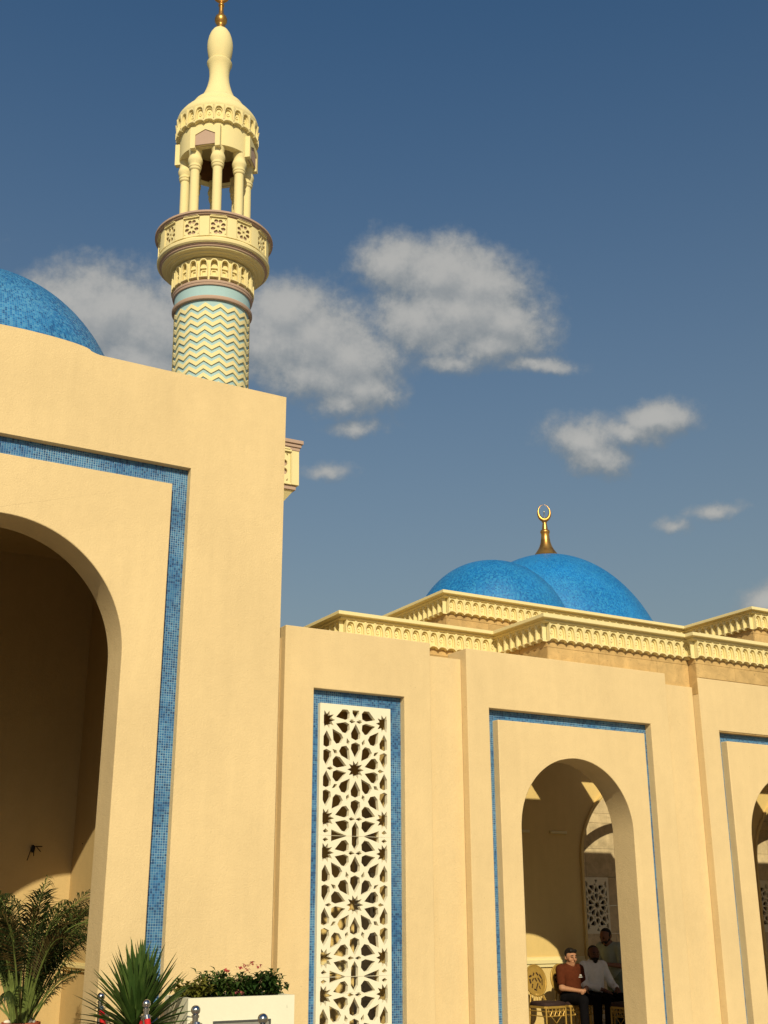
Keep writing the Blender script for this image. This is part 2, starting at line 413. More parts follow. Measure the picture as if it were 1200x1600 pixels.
def overlap(a, b):
    def samp(p): return p+[((p[i-1][0]+p[i][0])/2, (p[i-1][1]+p[i][1])/2) for i in range(len(p))]
    return any(inside(q, b) for q in samp(a)) or any(inside(q, a) for q in samp(b))

def rect(x0, x1, z0, z1): return [(x0, z0), (x1, z0), (x1, z1), (x0, z1)]

# ------------------------------------------------------------------ facade builders
def portal_frame(mb, x0, x1, ztop, rx0, rx1, rz, y0, y1, hump=None):
    top = [(x1, ztop)]
    if hump: top += hump
    top += [(x0, ztop)]
    outer = [(rx1, 0), (x1, 0)]+top+[(x0, 0), (rx0, 0), (rx0, rz), (rx1, rz)]
    mb.plate(outer, [], y0, y1)
def niche_moulding(): pass

Y1 = 12.40           # front plane of the arcade bays
def arcade_bay(cx, label):
    b = thing('arcade_bay', label, 'arched wall', (cx, Y1, 0))
    f = MB(); portal_frame(f, -1.69, 1.69, 4.955, -1.355, 1.355, 4.215, 0, .43); f.obj('wall', PLASTER, b, bevel=.008)
    pn = MB(); o = [(-.915, 0)]+[(x, z) for x, z in reversed(arch_pts(0, .915, 2.74, 0))][1:-1]+[(.915, 0), (1.225, 0), (1.225, 4.075), (-1.225, 4.075), (-1.225, 0)]
    pn.plate(o, [], 0, .43); pn.obj('arch_panel', PLASTER, b, smooth=30, bevel=.008)
    t = MB(); t.plate([(1.222, 0), (1.358, 0), (1.358, 4.218), (-1.358, 4.218), (-1.358, 0), (-1.222, 0), (-1.222, 4.072), (1.222, 4.072)], [], .12, .42)
    t.obj('tile_band', TILE, b)
    return b
arcade_bay(9.96, 'yellow stucco arcade bay whose arch shows two seated men and a blue tile border')
arcade_bay(13.96, 'yellow stucco arcade bay cut by the right edge of the photo, blue tile border')
arcade_bay(17.96, 'yellow stucco arcade bay beyond the two others, outside the right edge of the photo')
def recessed_wall(x0, x1, label):
    o = MB().box(x0+.002, x1-.002, 12.52, 12.83, 0, 4.83).obj('recessed_wall', PLASTER, bevel=.006); return tag(o, label, 'wall')
recessed_wall(5.468, 5.722, 'narrow shaded wall slot between the tall portal and the lattice screen wall')
recessed_wall(7.728, 8.268, 'low yellow stucco wall between the lattice screen wall and the arched bay with seated men')
recessed_wall(11.652, 12.268, 'low yellow stucco wall between the two arched bays, beige stone above')
recessed_wall(15.652, 16.268, 'low yellow stucco wall beyond the bay cut by the right photo edge')
recessed_wall(19.652, 20.3, 'low yellow stucco wall at the far right end of the arcade')

# screen wall with three fretwork modules
sw = thing('screen_wall', 'yellow stucco wall with a tall white star lattice screen in a blue tile frame', 'wall', (6.725, Y1, 0))
f = MB(); portal_frame(f, -1.003, 1.003, 4.965, -.618, .622, 4.247, 0, .43); f.obj('wall', PLASTER, sw, bevel=.008)
t = MB(); t.plate([(.442, 0), (.625, 0), (.625, 4.25), (-.621, 4.25), (-.621, 0), (-.502, 0), (-.502, 4.080), (.442, 4.080)], [], .100, .114); t.obj('tile_band', TILE, sw)
t = MB(); t.plate([(.436, 0), (.625, 0), (.625, 4.25), (-.621, 4.25), (-.621, 0), (-.496, 0), (-.496, 4.074), (.436, 4.074)], [], .116, .42); t.obj('reveal', PLASTER_IN, sw)
LH = 1.515; LW = .478
holes = lattice_holes(LW-.048, LH/2-.0015)
first_holes = [h for h in holes if max(b for a, b in h) < LH/2-.05]
lat = MB().plate(rect(-LW, LW, -LH/2, LH/2), holes, .045, .105).mesh('lattice_panel', WHITE_GRC)
lat_top = MB().plate(rect(-LW, LW, -LH/2, LH/2), [c for c in (clip(h, -1, 1, -1, LH/2-.055) for h in holes) if len(c) > 2 and area(c) > .0006], .045, .105).mesh('lattice_panel', WHITE_GRC)
for i in range(3):
    o = inst('lattice_panel', lat_top if i == 0 else lat, sw, (-.03, 0, 4.088-LH/2-i*LH)); 
    b = o.modifiers.new('bevel', 'BEVEL'); b.width = .006; b.segments = 1; b.limit_method = 'ANGLE'; b.angle_limit = R(50)

# ------------------------------------------------------------------ entrance portal
po = thing('entrance_portal', 'tall yellow stucco entrance portal with a big dark arch and blue tile border', 'building', (2.28, 12, 0))
PW = 3.187
hump = [(.90, 7.70)]+[(.90-.14*i/4, 7.70+.028*(i/4)**2) for i in range(1, 5)]+[(.76*math.cos(R(a)), 7.728+.078*math.sin(R(a))) for a in range(10, 180, 10)]+[(-.76-.14*i/4, 7.728-.028*(i/4)) for i in range(0, 4)]+[(-.90, 7.70)]
f = MB(); portal_frame(f, -PW, PW, 7.70, -2.016, 2.016, 6.547, 0, .5, hump); f.obj('wall', PLASTER, po, smooth=30, bevel=.012)
pn = MB(); o = [(-1.363, 0)]+[(x, z) for x, z in reversed(arch_pts(0, 1.363, 4.30, 0, 56))][1:-1]+[(1.363, 0), (1.81, 0), (1.81, 6.322), (-1.81, 6.322), (-1.81, 0)]
pn.plate(o, [], 0, .5); pn.obj('arch_panel', PLASTER, po, smooth=30, bevel=.010)
t = MB(); t.plate([(1.807, 0), (2.019, 0), (2.019, 6.55), (-2.019, 6.55), (-2.019, 0), (-1.807, 0), (-1.807, 6.319), (1.807, 6.319)], [], .096, .49); t.obj('tile_band', TILE, po)
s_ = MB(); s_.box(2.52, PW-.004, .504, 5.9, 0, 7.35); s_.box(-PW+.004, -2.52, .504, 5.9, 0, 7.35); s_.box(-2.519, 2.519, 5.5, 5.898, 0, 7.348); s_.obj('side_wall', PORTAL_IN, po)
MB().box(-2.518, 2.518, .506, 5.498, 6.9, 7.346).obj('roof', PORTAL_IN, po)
d = MB()
for (z0, z1, e) in ((1.02, 1.06, .03), (1.06, 1.10, .055), (1.10, 1.125, .04)):
    d.box(2.52-e, 2.521, .506, 5.5-e, z0, z1); d.box(-2.521, 2.519-e, 5.5-e, 5.501, z0, z1)
d.obj('dado_moulding', CREAM, po)
def wire_stub(cx, y, z, label, big):
    mb = MB(); random.seed(int(cx*100))
    if big: mb.ball((0, -.03, 0), (.032, .03, .055), 9, 6)
    for i in range(4 if big else 2):
        a = (-.3, -1.45, -2.1, .2)[i] if big else (-.4, .9)[i]; L = random.uniform(.1, .19) if big else .1
        p = [(0, 0, .02), (.04*math.cos(a), -.06, .03), (L*.8*math.cos(a), -.07, L*math.sin(a))]; mb.tube(p, .007, 5)
    o = mb.obj('wire_stub', BLACK, smooth=40, loc=(cx, y, z)); tag(o, label, 'wire')
wire_stub(4.22, 17.49, 2.62, 'bundle of black wires hanging from the dark back wall inside the big arch', True)
wire_stub(4.79, 17.0, 2.66, 'short bent black wire stub near the corner inside the big arch', False)
bpy.data.objects['wire_stub.001'].rotation_euler.z = R(90)

# domes -------------------------------------------------------------
def dome(name, label, loc, r, h, material, n=96, power=.95, group=None):
    root = thing(name, label, 'dome', loc, 0, group)
    pr = [(r*(math.cos(i/40*math.pi/2)**power if i < 40 else 1e-4), h*math.sin(i/40*math.pi/2)) for i in range(41)]
    MB().lathe([(r, -.25)]+pr, n).obj('shell', material, root, smooth=60)
    return root
DP = dome('dome', 'large light blue mosaic dome behind the top of the tall portal', (2.28, 15.2, 7.5), 2.1, 2.5, DOME_A)
for k in range(4):
    a = R(-93+90*k); M_ = Matrix.Rotation(a, 4, 'Z')
    vs = []; 
    for i in range(0, 21):
        t = i/20*R(52); rr = 2.1*math.cos(t)**.93+.012; z = 2.5*math.sin(t)
        vs += [(rr, -.018, z), (rr, .018, z)]
    MB().add(vs, [(2*i, 2*i+1, 2*i+3, 2*i+2) for i in range(20)], M_).obj('rib', RIB, DP)
DL = dome('dome', 'smaller blue mosaic dome in front, left of the gold crescent', (12.05, 17.2, 6.2), 1.50, 1.70, DOME_B, group='blue domes over the prayer hall')
DR = dome('dome', 'bigger blue mosaic dome carrying the gold crescent finial', (15.94, 20.5, 5.8), 2.70, 3.67, DOME_C, power=1.0, group='blue domes over the prayer hall')
def crescent(mb, cz, R0, r0, off, th, M=None, n=40):
    """crescent with the horns meeting almost at the top"""
    pts = []; rad = []
    for i in range(n+1):
        a = R(90+4+(360-8)*i/n); t = (1-math.cos(2*math.pi*i/n))/2
        pts.append((R0*math.cos(a), 0, cz+R0*1.38*math.sin(a))); rad.append(.004*0+th*(.10+.9*t**1.1))
    mb.tube(pts, rad, 10, M)
fn = thing('finial', 'gold crescent finial standing on the bigger blue dome', 'finial', (15.94, 20.5, 9.50))
MB().lathe([(.36, -.08), (.30, -.035), (.27, .02), (.25, .05), (.195, .13), (.145, .22), (.115, .32), (.10, .42), (.092, .52), (.10, .54), (.112, .575), (.10, .61), (.07, .63), (.06, .72), (.045, .80), (.062, .82), (.05, .85), (.02, .87)], 32).obj('stem', GOLD, fn, smooth=45)
mb = MB(); crescent(mb, 1.055, .135, 0, 0, .050); mb.obj('crescent', GOLD, fn, smooth=60, rotz=R(-28))
MB().lathe([(.012, .90), (.012, 1.04), (.02, 1.06), (.004, 1.10)], 10).obj('lightning_rod', DARK_STEEL, fn, smooth=50)

# ------------------------------------------------------------------ prayer hall: stone walls, cornices, niches
def niche_mesh(name, w, h, d, material, tall=False):
    """one pointed niche of a frieze: facing -Y, x centred, z from 0 (foot) to h"""
    mb = MB(); a = w*.40; zs = h*.50; zt = h*.90
    def pointed(ww, z0, z1, zt_, n=7):
        L = [(-ww*math.cos(t*math.pi/2)**.75 if t < 1 else 0, z1+(zt_-z1)*math.sin(t*math.pi/2)**1.05) for t in [i/n for i in range(n+1)]]
        return [(ww, z0)]+[(-x, z) for x, z in L]+[(x, z) for x, z in reversed(L[:-1])]+[(-ww, z0)]
    foot = [(-w/2, -.012*h/.235), (-w*.36, .012), (-w*.2, .022), (0, .026), (w*.2, .022), (w*.36, .012), (w/2, -.012*h/.235)]
    outer = foot+[(w/2, h), (-w/2, h)]
    if tall:
        zs, zt = h*.62, h*.90
        mb.plate(outer, [pointed(a*1.05, h*.08, zs, zt)], -d*.62, 0)
        mb.plate(pointed(a*1.08, h*.06, zs, zt*1.01), [pointed(a*.84, h*.10, zs, zt*.955)], -d*1.05, -d*.5)
        mb.box(-w/2, w/2, -d*.1, 0, h*.03, h*.98); mb.box(-a, a, -d*.55, -d*.05, h*.50, h*.555); mb.plate(rect(-a*.62, a*.62, h*.12, h*.44), [rect(-a*.42, a*.42, h*.16, h*.40)], -d*.38, -d*.05)
        return mb.mesh(name, material)
    mb.plate(outer, [pointed(a, h*.13, zs, zt)], -d, 0)
    mb.plate(pointed(a*1.02, h*.11, zs, zt*1.005), [pointed(a*.80, h*.20, zs*.98, zt*.90)], -d*.50, 0)
    mb.box(-w/2, w/2, -d*.12, .0, h*.03, h*.98)
    # relief inside the niche: a roundel over a small stepped base
    mb.plate([(a*.42*math.cos(R(30*i)), h*.53+a*.50*math.sin(R(30*i))) for i in range(12)], [[(a*.20*math.cos(R(45*i)), h*.53+a*.26*math.sin(R(45*i))) for i in range(8)]], -d*.30, -d*.05)
    mb.box(-a*.5, a*.5, -d*.30, -d*.05, h*.22, h*.27); mb.box(-a*.10, a*.10, -d*.30, -d*.05, h*.27, h*.38)
    # the piers between the niches swell into small capitals
    for sx in (-1, 1):
        x0 = sx*w/2; x1 = sx*(w/2-w*.05)
        mb.box(min(x0, x1), max(x0, x1), -d*1.10, -d*.99, h*.10, h*.50)
        x1 = sx*(w/2-w*.11); mb.add([(x0, -d*.99, h*.55), (x1, -d*.99, h*.72), (x1, -d*1.22, h*.985), (x0, -d*1.22, h*.985), (x0, -d*.95, h*.985), (x1, -d*.95, h*.985)], [(0, 1, 2, 3), (3, 2, 5, 4), (0, 4, 5, 1), (1, 5, 2), (0, 3, 4)])
    return mb.mesh(name, material)

def sweep(path, prof, mb):
    """profile [(offset outward, z)] swept along a plan path with mitred corners; outward = right of travel"""
    n = len(path); P2 = [Vector((x, y)) for x, y in path]; ring = []
    for i in range(n):
        ds = []
        if i > 0: ds.append((P2[i]-P2[i-1]).normalized())
        if i < n-1: ds.append((P2[i+1]-P2[i]).normalized())
        ns = [Vector((d.y, -d.x)) for d in ds]
        if len(ns) == 2: mv = (ns[0]+ns[1])/(1+ns[0].dot(ns[1]))
        else: mv = ns[0]
        ring.append([(P2[i].x+mv.x*o, P2[i].y+mv.y*o, z) for o, z in prof])
    k = len(prof); vs = [v for r in ring for v in r]; fs = []
    for i in range(n-1):
        for j in range(k):
            j2 = (j+1) % k; fs.append((i*k+j, (i+1)*k+j, (i+1)*k+j2, i*k+j2))
    fs.append(tuple(range(k))); fs.append(tuple((n-1)*k+j for j in reversed(range(k))))
    mb.add(vs, fs)

NW, NH, ND = .148, .245, .066
NICHE = niche_mesh('niche', NW, NH, ND, CREAM)
def cornice(parent, path, ztop, vis):
    zb = ztop-.335
    mb = MB(); sweep(path, [(-.1, ztop-.052), (.165, ztop-.052), (.170, ztop-.046), (.170, ztop-.006), (.163, ztop), (-.1, ztop)], mb); mb.obj('cap', CREAM, parent)
    mb = MB(); sweep(path, [(-.1, ztop-.0945), (.072, ztop-.0945), (.092, ztop-.092), (.104, ztop-.082), (.106, ztop-.072), (.098, ztop-.064), (.100, ztop-.060), (.125, ztop-.0535), (-.1, ztop-.0535)], mb); mb.obj('moulding', CREAM, parent, smooth=35)
    for i in range(len(path)-1):
        a, b = Vector(path[i]), Vector(path[i+1]); d = (b-a); L = d.length; d.normalize(); nn = Vector((d.y, -d.x))
        # convex ends grow by the frieze offset, concave ends shrink
        def turn(j):
            if j <= 0 or j >= len(path)-1: return 0
            d0 = (Vector(path[j])-Vector(path[j-1])).normalized(); d1 = (Vector(path[j+1])-Vector(path[j])).normalized()
            return 1 if d0.x*d1.y-d0.y*d1.x > 0 else -1
        e0, e1 = turn(i)*.012, turn(i+1)*.012
        L2 = L+e0+e1; k = max(1, round(L2/NW)); s = L2/k
        for j in range(k):
            t = -e0+(j+.5)*s; p = a+d*t
            if not vis(p): continue
            inst('niche', NICHE, parent, (p.x+nn.x*.012, p.y+nn.y*.012, zb), math.atan2(d.y, d.x), (s/NW, 1, 1))
        # plain backing strip where niches are out of sight
def blocks(parent, x0, x1, y0, z0, z1, joints, axis='x', face=-1, th=.06, name='stone_block', material=None, seed=0, depth_ext=None):
    rnd = random.Random(seed); x = x0
    while x < x1-.02:
        w = rnd.uniform(*joints); e = x+w
        if x1-e < .35: e = x1
        pr = rnd.uniform(0, .0035); g = .0022
        if axis == 'x': MB().box(x+g, e-g, y0-pr, y0+th, z0+g, z1-g).obj(name, material or STONE, parent)
        else: MB().box(y0-pr, y0+th, x+g, e-g, z0+g, z1-g).obj(name, material or STONE, parent)
        x = e

ph = thing('prayer_hall', 'beige stone hall wall with cream niche cornice stepping along above the yellow arcade', 'building', (0, 0, 0))
XA, YA, XB, YB, XF, YF = 7.22, 13.77, 9.715, 12.57, 12.27, 12.41
low = [(XA, 19.5), (XA, YA), (XB, YA), (XB, YB), (XF, YB), (XF, YF), (20.3, YF)]
cornice(ph, low, 5.58, lambda p: p.y < 18 and p.x < 16.5)
# frieze backing and stone core
core = MB()
for i in range(len(low)-1): pass
sweep(low, [(-.10, 4.2), (-.006, 4.2), (-.006, 5.49), (-.10, 5.49)], core); core.obj('core_wall', STONE, ph)
for (z0, z1, sd) in ((4.72, 5.163, 1), (5.163, 5.49, 2)):
    blocks(ph, XA, XB-.001, YA-.006, z0, z1, (.7, 1.1), seed=sd, th=.05)
    blocks(ph, XB, XF-.001, YB-.006, z0, z1, (.7, 1.1), seed=sd+10, th=.05)
    blocks(ph, XF, 16.3, YF-.006, z0+(.24 if z0 < 5 else 0), z1, (.7, 1.1), seed=sd+20, th=.05)
    blocks(ph, YB, YA-.062, XB-.006, z0, z1, (.6, 1.0), 'y', seed=sd+30, th=.05)
    blocks(ph, YF-.005, YB-.012, XF-.006, z0, z1, (.6, 1.0), 'y', seed=sd+40, th=.05)
    blocks(ph, YA, 19.0, XA-.006, z0, z1, (.7, 1.1), 'y', seed=sd+50, th=.05)
# arcade roof: slab with open light wells between the beams
rf = MB(); ZC = 5.2
wells = []
for x0, x1 in ((7.9, 10.79), (11.81, 14.79), (15.81, 18.79)):
    if x0 < 8: wells.append((9.95, x1, 12.85, 13.81))
    else: wells.append((x0, x1, 12.85, 15.1))  # rear stretch added, unseen, so sun reaches the stone behind the arch
wr = [[(x0, -y0), (x1, -y0), (x1, -y1), (x0+(.55 if y1 > 14 else 0), -y1)]+([(x0+.55, -13.81), (x0, -13.81)] if y1 > 14 else []) for x0, x1, y0, y1 in wells]
MX = Matrix(((1, 0, 0, 0), (0, 0, -1, 0), (0, 1, 0, 0), (0, 0, 0, 1)))
tmp = MB(); tmp.plate([(9.83, -12.68), (20.2, -12.68), (20.2, -15.2), (9.83, -15.2)], wr, 0, .14)
rf.v = [(x, -z, ZC+y) for x, y, z in tmp.v]; rf.f = tmp.f
rf.box(7.35, 9.83, 13.88, 15.2, ZC, ZC+.14); rf.box(7.0, 20.2, 15.2, 22.5, 5.3, 5.42)
rf.box(5.47, 7.35, 12.84, 13.9, 4.6, 4.8); rf.box(7.35, 9.7, 12.84, 13.86, 4.6, 4.8)
rf.obj('roof', PLASTER_IN, ph)
# inner plaster wall with blind arches filled with stone
iw = thing('inner_arcade_wall', 'shaded plaster wall behind the arcade with moulded arches around beige stone', 'wall', (0, 16, 0))
AR, AH, AZ = 1.5, 1.35, 2.62
outer = [(5.5, 0), (5.5, 5.29), (20.2, 5.29), (20.2, 0)]; gaps = []
for cx in (18.35, 14.35, 10.05):
    outer += [(cx+AR, 0)]+arc(cx, AZ, AR, 0, 180, 44, AH)+[(cx-AR, 0)]
    gaps.append([(cx+x, z) for x, z in arc(0, AZ, AR+.032, 128, 52, 30, AH+.032)]+[(cx+(AR+.032)*math.cos(R(52)), 5.1), (cx+(AR+.032)*math.cos(R(128)), 5.1)])  # unseen openings added above the arches to let sun onto the stone
MB().plate(outer, gaps, 0, .12).obj('wall', PLASTER_IN, iw, smooth=30)
for cx in (10.05, 14.35, 18.35):
    mo = MB()
    for (r0, r1, e) in ((-.030, .0, .03), (.0, .030, .05)):
        mo.plate([(cx+AR+r1, 0)]+arc(cx, AZ, AR+r1, 0, 180, 44, AH+r1)+[(cx-AR-r1, 0), (cx-AR-r0, 0)]+list(reversed(arc(cx, AZ, AR+r0, 0, 180, 44, AH+r0)))+[(cx+AR+r0, 0)], [], -e, .02)
    mo.obj('arch_moulding', PLASTER_IN, iw, smooth=30)
    zz = [0, .47, .94, 1.42, 1.89, 2.37, 2.86, 3.31, 3.48, 4.0, 4.6, 5.25]
    for i in range(len(zz)-1):
        # coursed stone behind the arch; the lattice window takes its own place
        segs = [(cx-2.0, cx+2.0)] if not (1.4 < zz[i] < 2.3) else [(cx-2.0, cx-.53), (cx+.03, cx+2.0)]
        for a, b in segs: blocks(iw, a, b, 1.2, zz[i], zz[i+1], (.6, .9), seed=i+int(cx), th=.12, material=STONE_IN)
    MB().plate(rect(-.28, .28, -.475, .475), lattice_holes(.235, .43, .62), 0, .05).obj('lattice_panel', WHITE_GRC, iw, loc=(cx-.25, 1.18, 1.893))
    MB().box(cx-.55, cx+.05, 1.30, 1.36, 1.40, 2.39).obj('dark_backing', CUSHION, iw)  # dark sheet standing in for the shade behind the lattice
dm = MB()
for a, b in ((5.5, 8.50), (11.60, 12.80), (15.90, 16.80)):
    dm.box(a, b, -.05, .01, 1.0, 1.055); dm.box(a, b, -.03, .01, .95, 1.0); dm.box(a, b, -.015, .01, 1.055, 1.10)
dm.obj('dado_moulding', CREAM, iw)
for x0, lb in ((12.22, 'slim pale stand-in bar on the shaded wall above the seated men, right one of two'), (11.46, 'slim pale stand-in bar half hidden by the left jamb of the arch with seated men')):  # added pale bars standing in for bright strips of light on the wall
    t = thing('pale_bar', lb, 'pale bar', (x0, 16, 3.01), 0, 'pale stand-in bars on the inner arcade wall')
    MB().box(0, .343, -.03, 0, -.022, .022).obj('bar_body', CREAM, t, bevel=.004)
    MB().box(.012, .331, -.036, -.031, -.014, .014).obj('bar_face', CREAM, t)
tag(MB().box(20.3, 20.5, 12.42, 22.5, 0, 5.3).obj('end_wall', PLASTER, None), 'plain yellow stucco wall closing the far right end of the arcade', 'wall')
tag(MB().box(5.47, 5.60, 12.84, 16, 0, 4.9).obj('end_wall', PLASTER_IN, None), 'plaster wall closing the arcade behind the lattice screen', 'wall')

uh = thing('upper_hall', 'raised beige stone block with cream niche cornice in front of the blue domes', 'building', (0, 0, 0))
upp = [(9.84, 21.5), (9.84, 15.27), (14.90, 15.27), (14.90, 13.67), (20.2, 13.67)]
cornice(uh, upp, 6.58, lambda p: p.y < 19 and p.x < 16.8)
core = MB(); sweep(upp, [(-.10, 5.3), (-.006, 5.3), (-.006, 6.49), (-.10, 6.49)], core); core.obj('core_wall', STONE, uh)
for (z0, z1, sd) in ((5.42, 5.78, 3), (5.78, 6.17, 4), (6.17, 6.49, 5)):
    blocks(uh, 9.84, 14.899, 15.264, z0, z1, (.7, 1.1), seed=sd, th=.05)
    blocks(uh, 14.90, 18, 13.664, z0, z1, (.7, 1.1), seed=sd+10, th=.05)
    blocks(uh, 15.27, 21, 9.834, z0, z1, (.7, 1.1), 'y', seed=sd+20, th=.05)
    blocks(uh, 13.67, 15.2, 14.894, z0, z1, (.7, 1.1), 'y', seed=sd+30, th=.05)
r2 = MB(); r2.box(9.95, 20.1, 15.38, 23.5, 6.2, 6.30); r2.box(15.0, 20.1, 13.78, 15.38, 6.2, 6.3); r2.obj('roof', ROOFING, uh)

# ------------------------------------------------------------------ minaret
mi = thing('minaret', 'slender cream minaret with teal zigzag shaft, round balcony and gold tip', 'minaret', (6.342, 16.5, 0))
mi.rotation_euler = (0, -.0196, 0); mi.scale = (1, 1, .985); mi.location.z = .19
VA = -math.atan2(6.0, 16.5)                   # bearing that faces the plaza corner
MB().box(-.68, .68, -.68, .68, 0, 8.95).obj('square_tower', PLASTER, mi, bevel=.01)
# lower square balcony
W_ = 1.085
sq = MB()
for (w, z0, z1) in ((W_+.055, 8.575, 8.635), (W_+.03, 8.520, 8.572), (W_+.01, 8.465, 8.517), (W_-.035, 7.825, 7.895)): sq.box(-w, w, -w, w, z0, z1)
sq.obj('balcony_moulding', MAUVE, mi, bevel=.005)
bq = MB()
vs = [(-.70, -.70, 7.37), (.70, -.70, 7.37), (.70, .70, 7.37), (-.70, .70, 7.37)]; w = W_-.06; vs += [(-w, -w, 7.824), (w, -w, 7.824), (w, w, 7.824), (-w, w, 7.824)]
bq.add(vs, [(0, 1, 5, 4), (1, 2, 6, 5), (2, 3, 7, 6), (3, 0, 4, 7), (0, 3, 2, 1), (4, 5, 6, 7)]); bq.obj('bracket', CREAM, mi)
def star_holes(hw, hh):
    H = [[((.016 if t % 2 else .046)*math.cos(R(22.5*t))*hw/.14, (.016 if t % 2 else .046)*math.sin(R(22.5*t))*hw/.14) for t in range(16)]]
    for k in range(8):
        a = R(45*k+22.5); cx, cz = .70*hw*math.cos(a), .74*hh*math.sin(a); r = hw*.26
        pts = []
        for t in range(10):
            b = 2*math.pi*t/10; rr = r*(1.0 if t else 1.45); pts.append((cx+rr*math.cos(b+a+math.pi), cz+rr*math.sin(b+a+math.pi)))
        H.append(pts)
    for sx in (-1, 1):
        for sz in (-1, 1):
            H.append([(sx*.93*hw, sz*.93*hh), (sx*.93*hw, sz*.74*hh), (sx*.78*hw, sz*.93*hh)])
    return H
def panel_mesh(w, h, hw, hh, d, name='balustrade_panel'):
    mb = MB(); fx, fz = min(hw*1.10, w*.97), min(hh*1.06, h*.97)
    mb.plate(rect(-w, w, -h, h), [rect(-fx, fx, -fz, fz)], -d, 0); mb.plate(rect(-fx+.004, fx-.004, -fz+.004, fz-.004), star_holes(hw*.98, hh*.98), -d*.62, 0)
    mb.box(-w*.98, w*.98, -d-.018, -d+.002, h*.90, h*1.02); mb.box(-w*.86, w*.86, -d-.030, -d+.002, h*1.02, h*1.10)
    return mb
big = panel_mesh(.26, .285, .225, .25, .05).mesh('balustrade_panel', CREAM)
wb = MB(); wb.box(-W_+.07, W_-.07, -W_+.07, W_-.07, 7.896, 8.465); wb.obj('balcony_backing', MAUVE, mi)
for k in range(4):
    M_ = Matrix.Rotation(R(90*k), 4, 'Z')
    for cx in (-.70, 0, .70): inst('balustrade_panel', big, mi, mw=M_ @ Matrix.Translation((cx, -W_+.052, 8.18)))
    for x0, x1 in ((-W_+.061, -.965), (-.435, -.265), (.265, .435), (.965, W_)): MB().box(x0, x1, -W_, -W_+.06, 7.897, 8.463, M_).obj('balustrade_pier', CREAM, mi)
# shaft, zigzag courses
MB().lathe([(.603, 8.952), (.603, 11.10)], 64).obj('shaft', TEAL, mi, smooth=40)
MB().lathe([(.66, 8.955), (.66, 9.10), (.61, 9.14)], 64).obj('shaft_base', CREAM, mi, smooth=30)
NZ = 16
def zig_mesh():
    mb = MB(); n = NZ*4; vs = []; fs = []
    for i in range(n):
        a = 2*math.pi*i/n+VA; tri = abs(((i/4) % 1)*2-1); z = .085*(1-tri)
        for (r, zz) in ((.598, z), (.624, z), (.624, z+.068), (.598, z+.068)): vs.append((r*math.sin(a), -r*math.cos(a), zz))
    for i in range(n):
        i2 = (i+1) % n
        for j in range(4): j2 = (j+1) % 4; fs.append((i*4+j, i2*4+j, i2*4+j2, i*4+j2))
    mb.add(vs, fs); return mb.mesh('zigzag_course', CREAM)
zm = zig_mesh()
for k in range(13): inst('zigzag_course', zm, mi, (0, 0, 9.20+.1395*k))
MB().lathe([(.600, 11.085), (.655, 11.085), (.662, 11.10), (.662, 11.135), (.650, 11.15), (.600, 11.15)], 64, cap=False).obj('collar', MAUVE, mi, smooth=30)
MB().lathe([(.622, 11.14), (.626, 11.345)], 64).obj('teal_band', TEAL, mi, smooth=40)
MB().lathe([(.615, 11.345), (.650, 11.345), (.656, 11.36), (.656, 11.38), (.664, 11.385), (.668, 11.41), (.660, 11.428), (.615, 11.428)], 64, cap=False).obj('collar', MAUVE, mi, smooth=30)
MB().lathe([(.590, 11.425), (.590, 11.90)], 64).obj('frieze_drum', CREAM, mi, smooth=40)
nf = niche_mesh('niche', 2*math.pi*.640/24, .40, .085, CREAM, True)
for k in range(24):
    a = 2*math.pi*k/24+VA; inst('niche', nf, mi, (.594*math.sin(a), -.594*math.cos(a), 11.448), a)
MB().lathe([(.57, 11.865), (.71, 11.865), (.72, 11.885), (.775, 11.885), (.785, 11.905), (.850, 11.91), (.858, 11.925), (.858, 11.93), (.57, 11.93)], 64, cap=False).obj('soffit', CREAM, mi, smooth=30)
MB().lathe([(.80, 11.93), (.872, 11.93), (.880, 11.940), (.880, 11.950), (.872, 11.956), (.897, 11.966), (.897, 11.978), (.80, 11.978)], 72, cap=False).obj('rim', MAUVE, mi, smooth=30)
MB().lathe([(.84, 11.979), (.915, 11.979), (.937, 12.00), (.940, 12.045), (.930, 12.062), (.912, 12.070), (.910, 12.09), (.84, 12.09)], 72, cap=False).obj('base_moulding', CREAM, mi, smooth=30)
MB().lathe([(.84, 12.03), (.875, 12.03), (.875, 12.46), (.84, 12.46)], 72, cap=False).obj('balustrade_backing', MAUVE, mi, smooth=30)
MB().lathe([(.1, 12.05), (.85, 12.05), (.85, 12.10), (.1, 12.10)], 48).obj('balcony_floor', CREAM, mi)
sm = panel_mesh(.142, .185, .135, .155, .035).mesh('balustrade_panel', CREAM)
NP = 13
for k in range(NP):
    a = 2*math.pi*k/NP+VA+R(2.6)
    inst('balustrade_panel', sm, mi, (.882*math.sin(a), -.882*math.cos(a), 12.275), a)
for k in range(NP):                        # curved piers between the panels
    a0 = 2*math.pi*k/NP+VA+R(2.6)+.158; a1 = a0+2*math.pi/NP-.316; vs = []; fs = []
    for i in range(5):
        a = a0+(a1-a0)*i/4
        for r, z in ((.85, 12.089), (.928, 12.089), (.928, 12.462), (.85, 12.462)): vs.append((r*math.sin(a), -r*math.cos(a), z))
    for i in range(4):
        for j in range(4): j2 = (j+1) % 4; fs.append((i*4+j, i*4+4+j, i*4+4+j2, i*4+j2))
    fs += [(0, 1, 2, 3), (16, 19, 18, 17)]; MB().add(vs, fs).obj('balustrade_pier', CREAM, mi)
MB().lathe([(.83, 12.458), (.928, 12.458), (.934, 12.464), (.934, 12.474), (.96, 12.476), (.968, 12.488), (.968, 12.498), (.99, 12.500), (.99, 12.530), (.984, 12.537), (.83, 12.537)], 72, cap=False).obj('rail', MAUVE, mi, smooth=30)
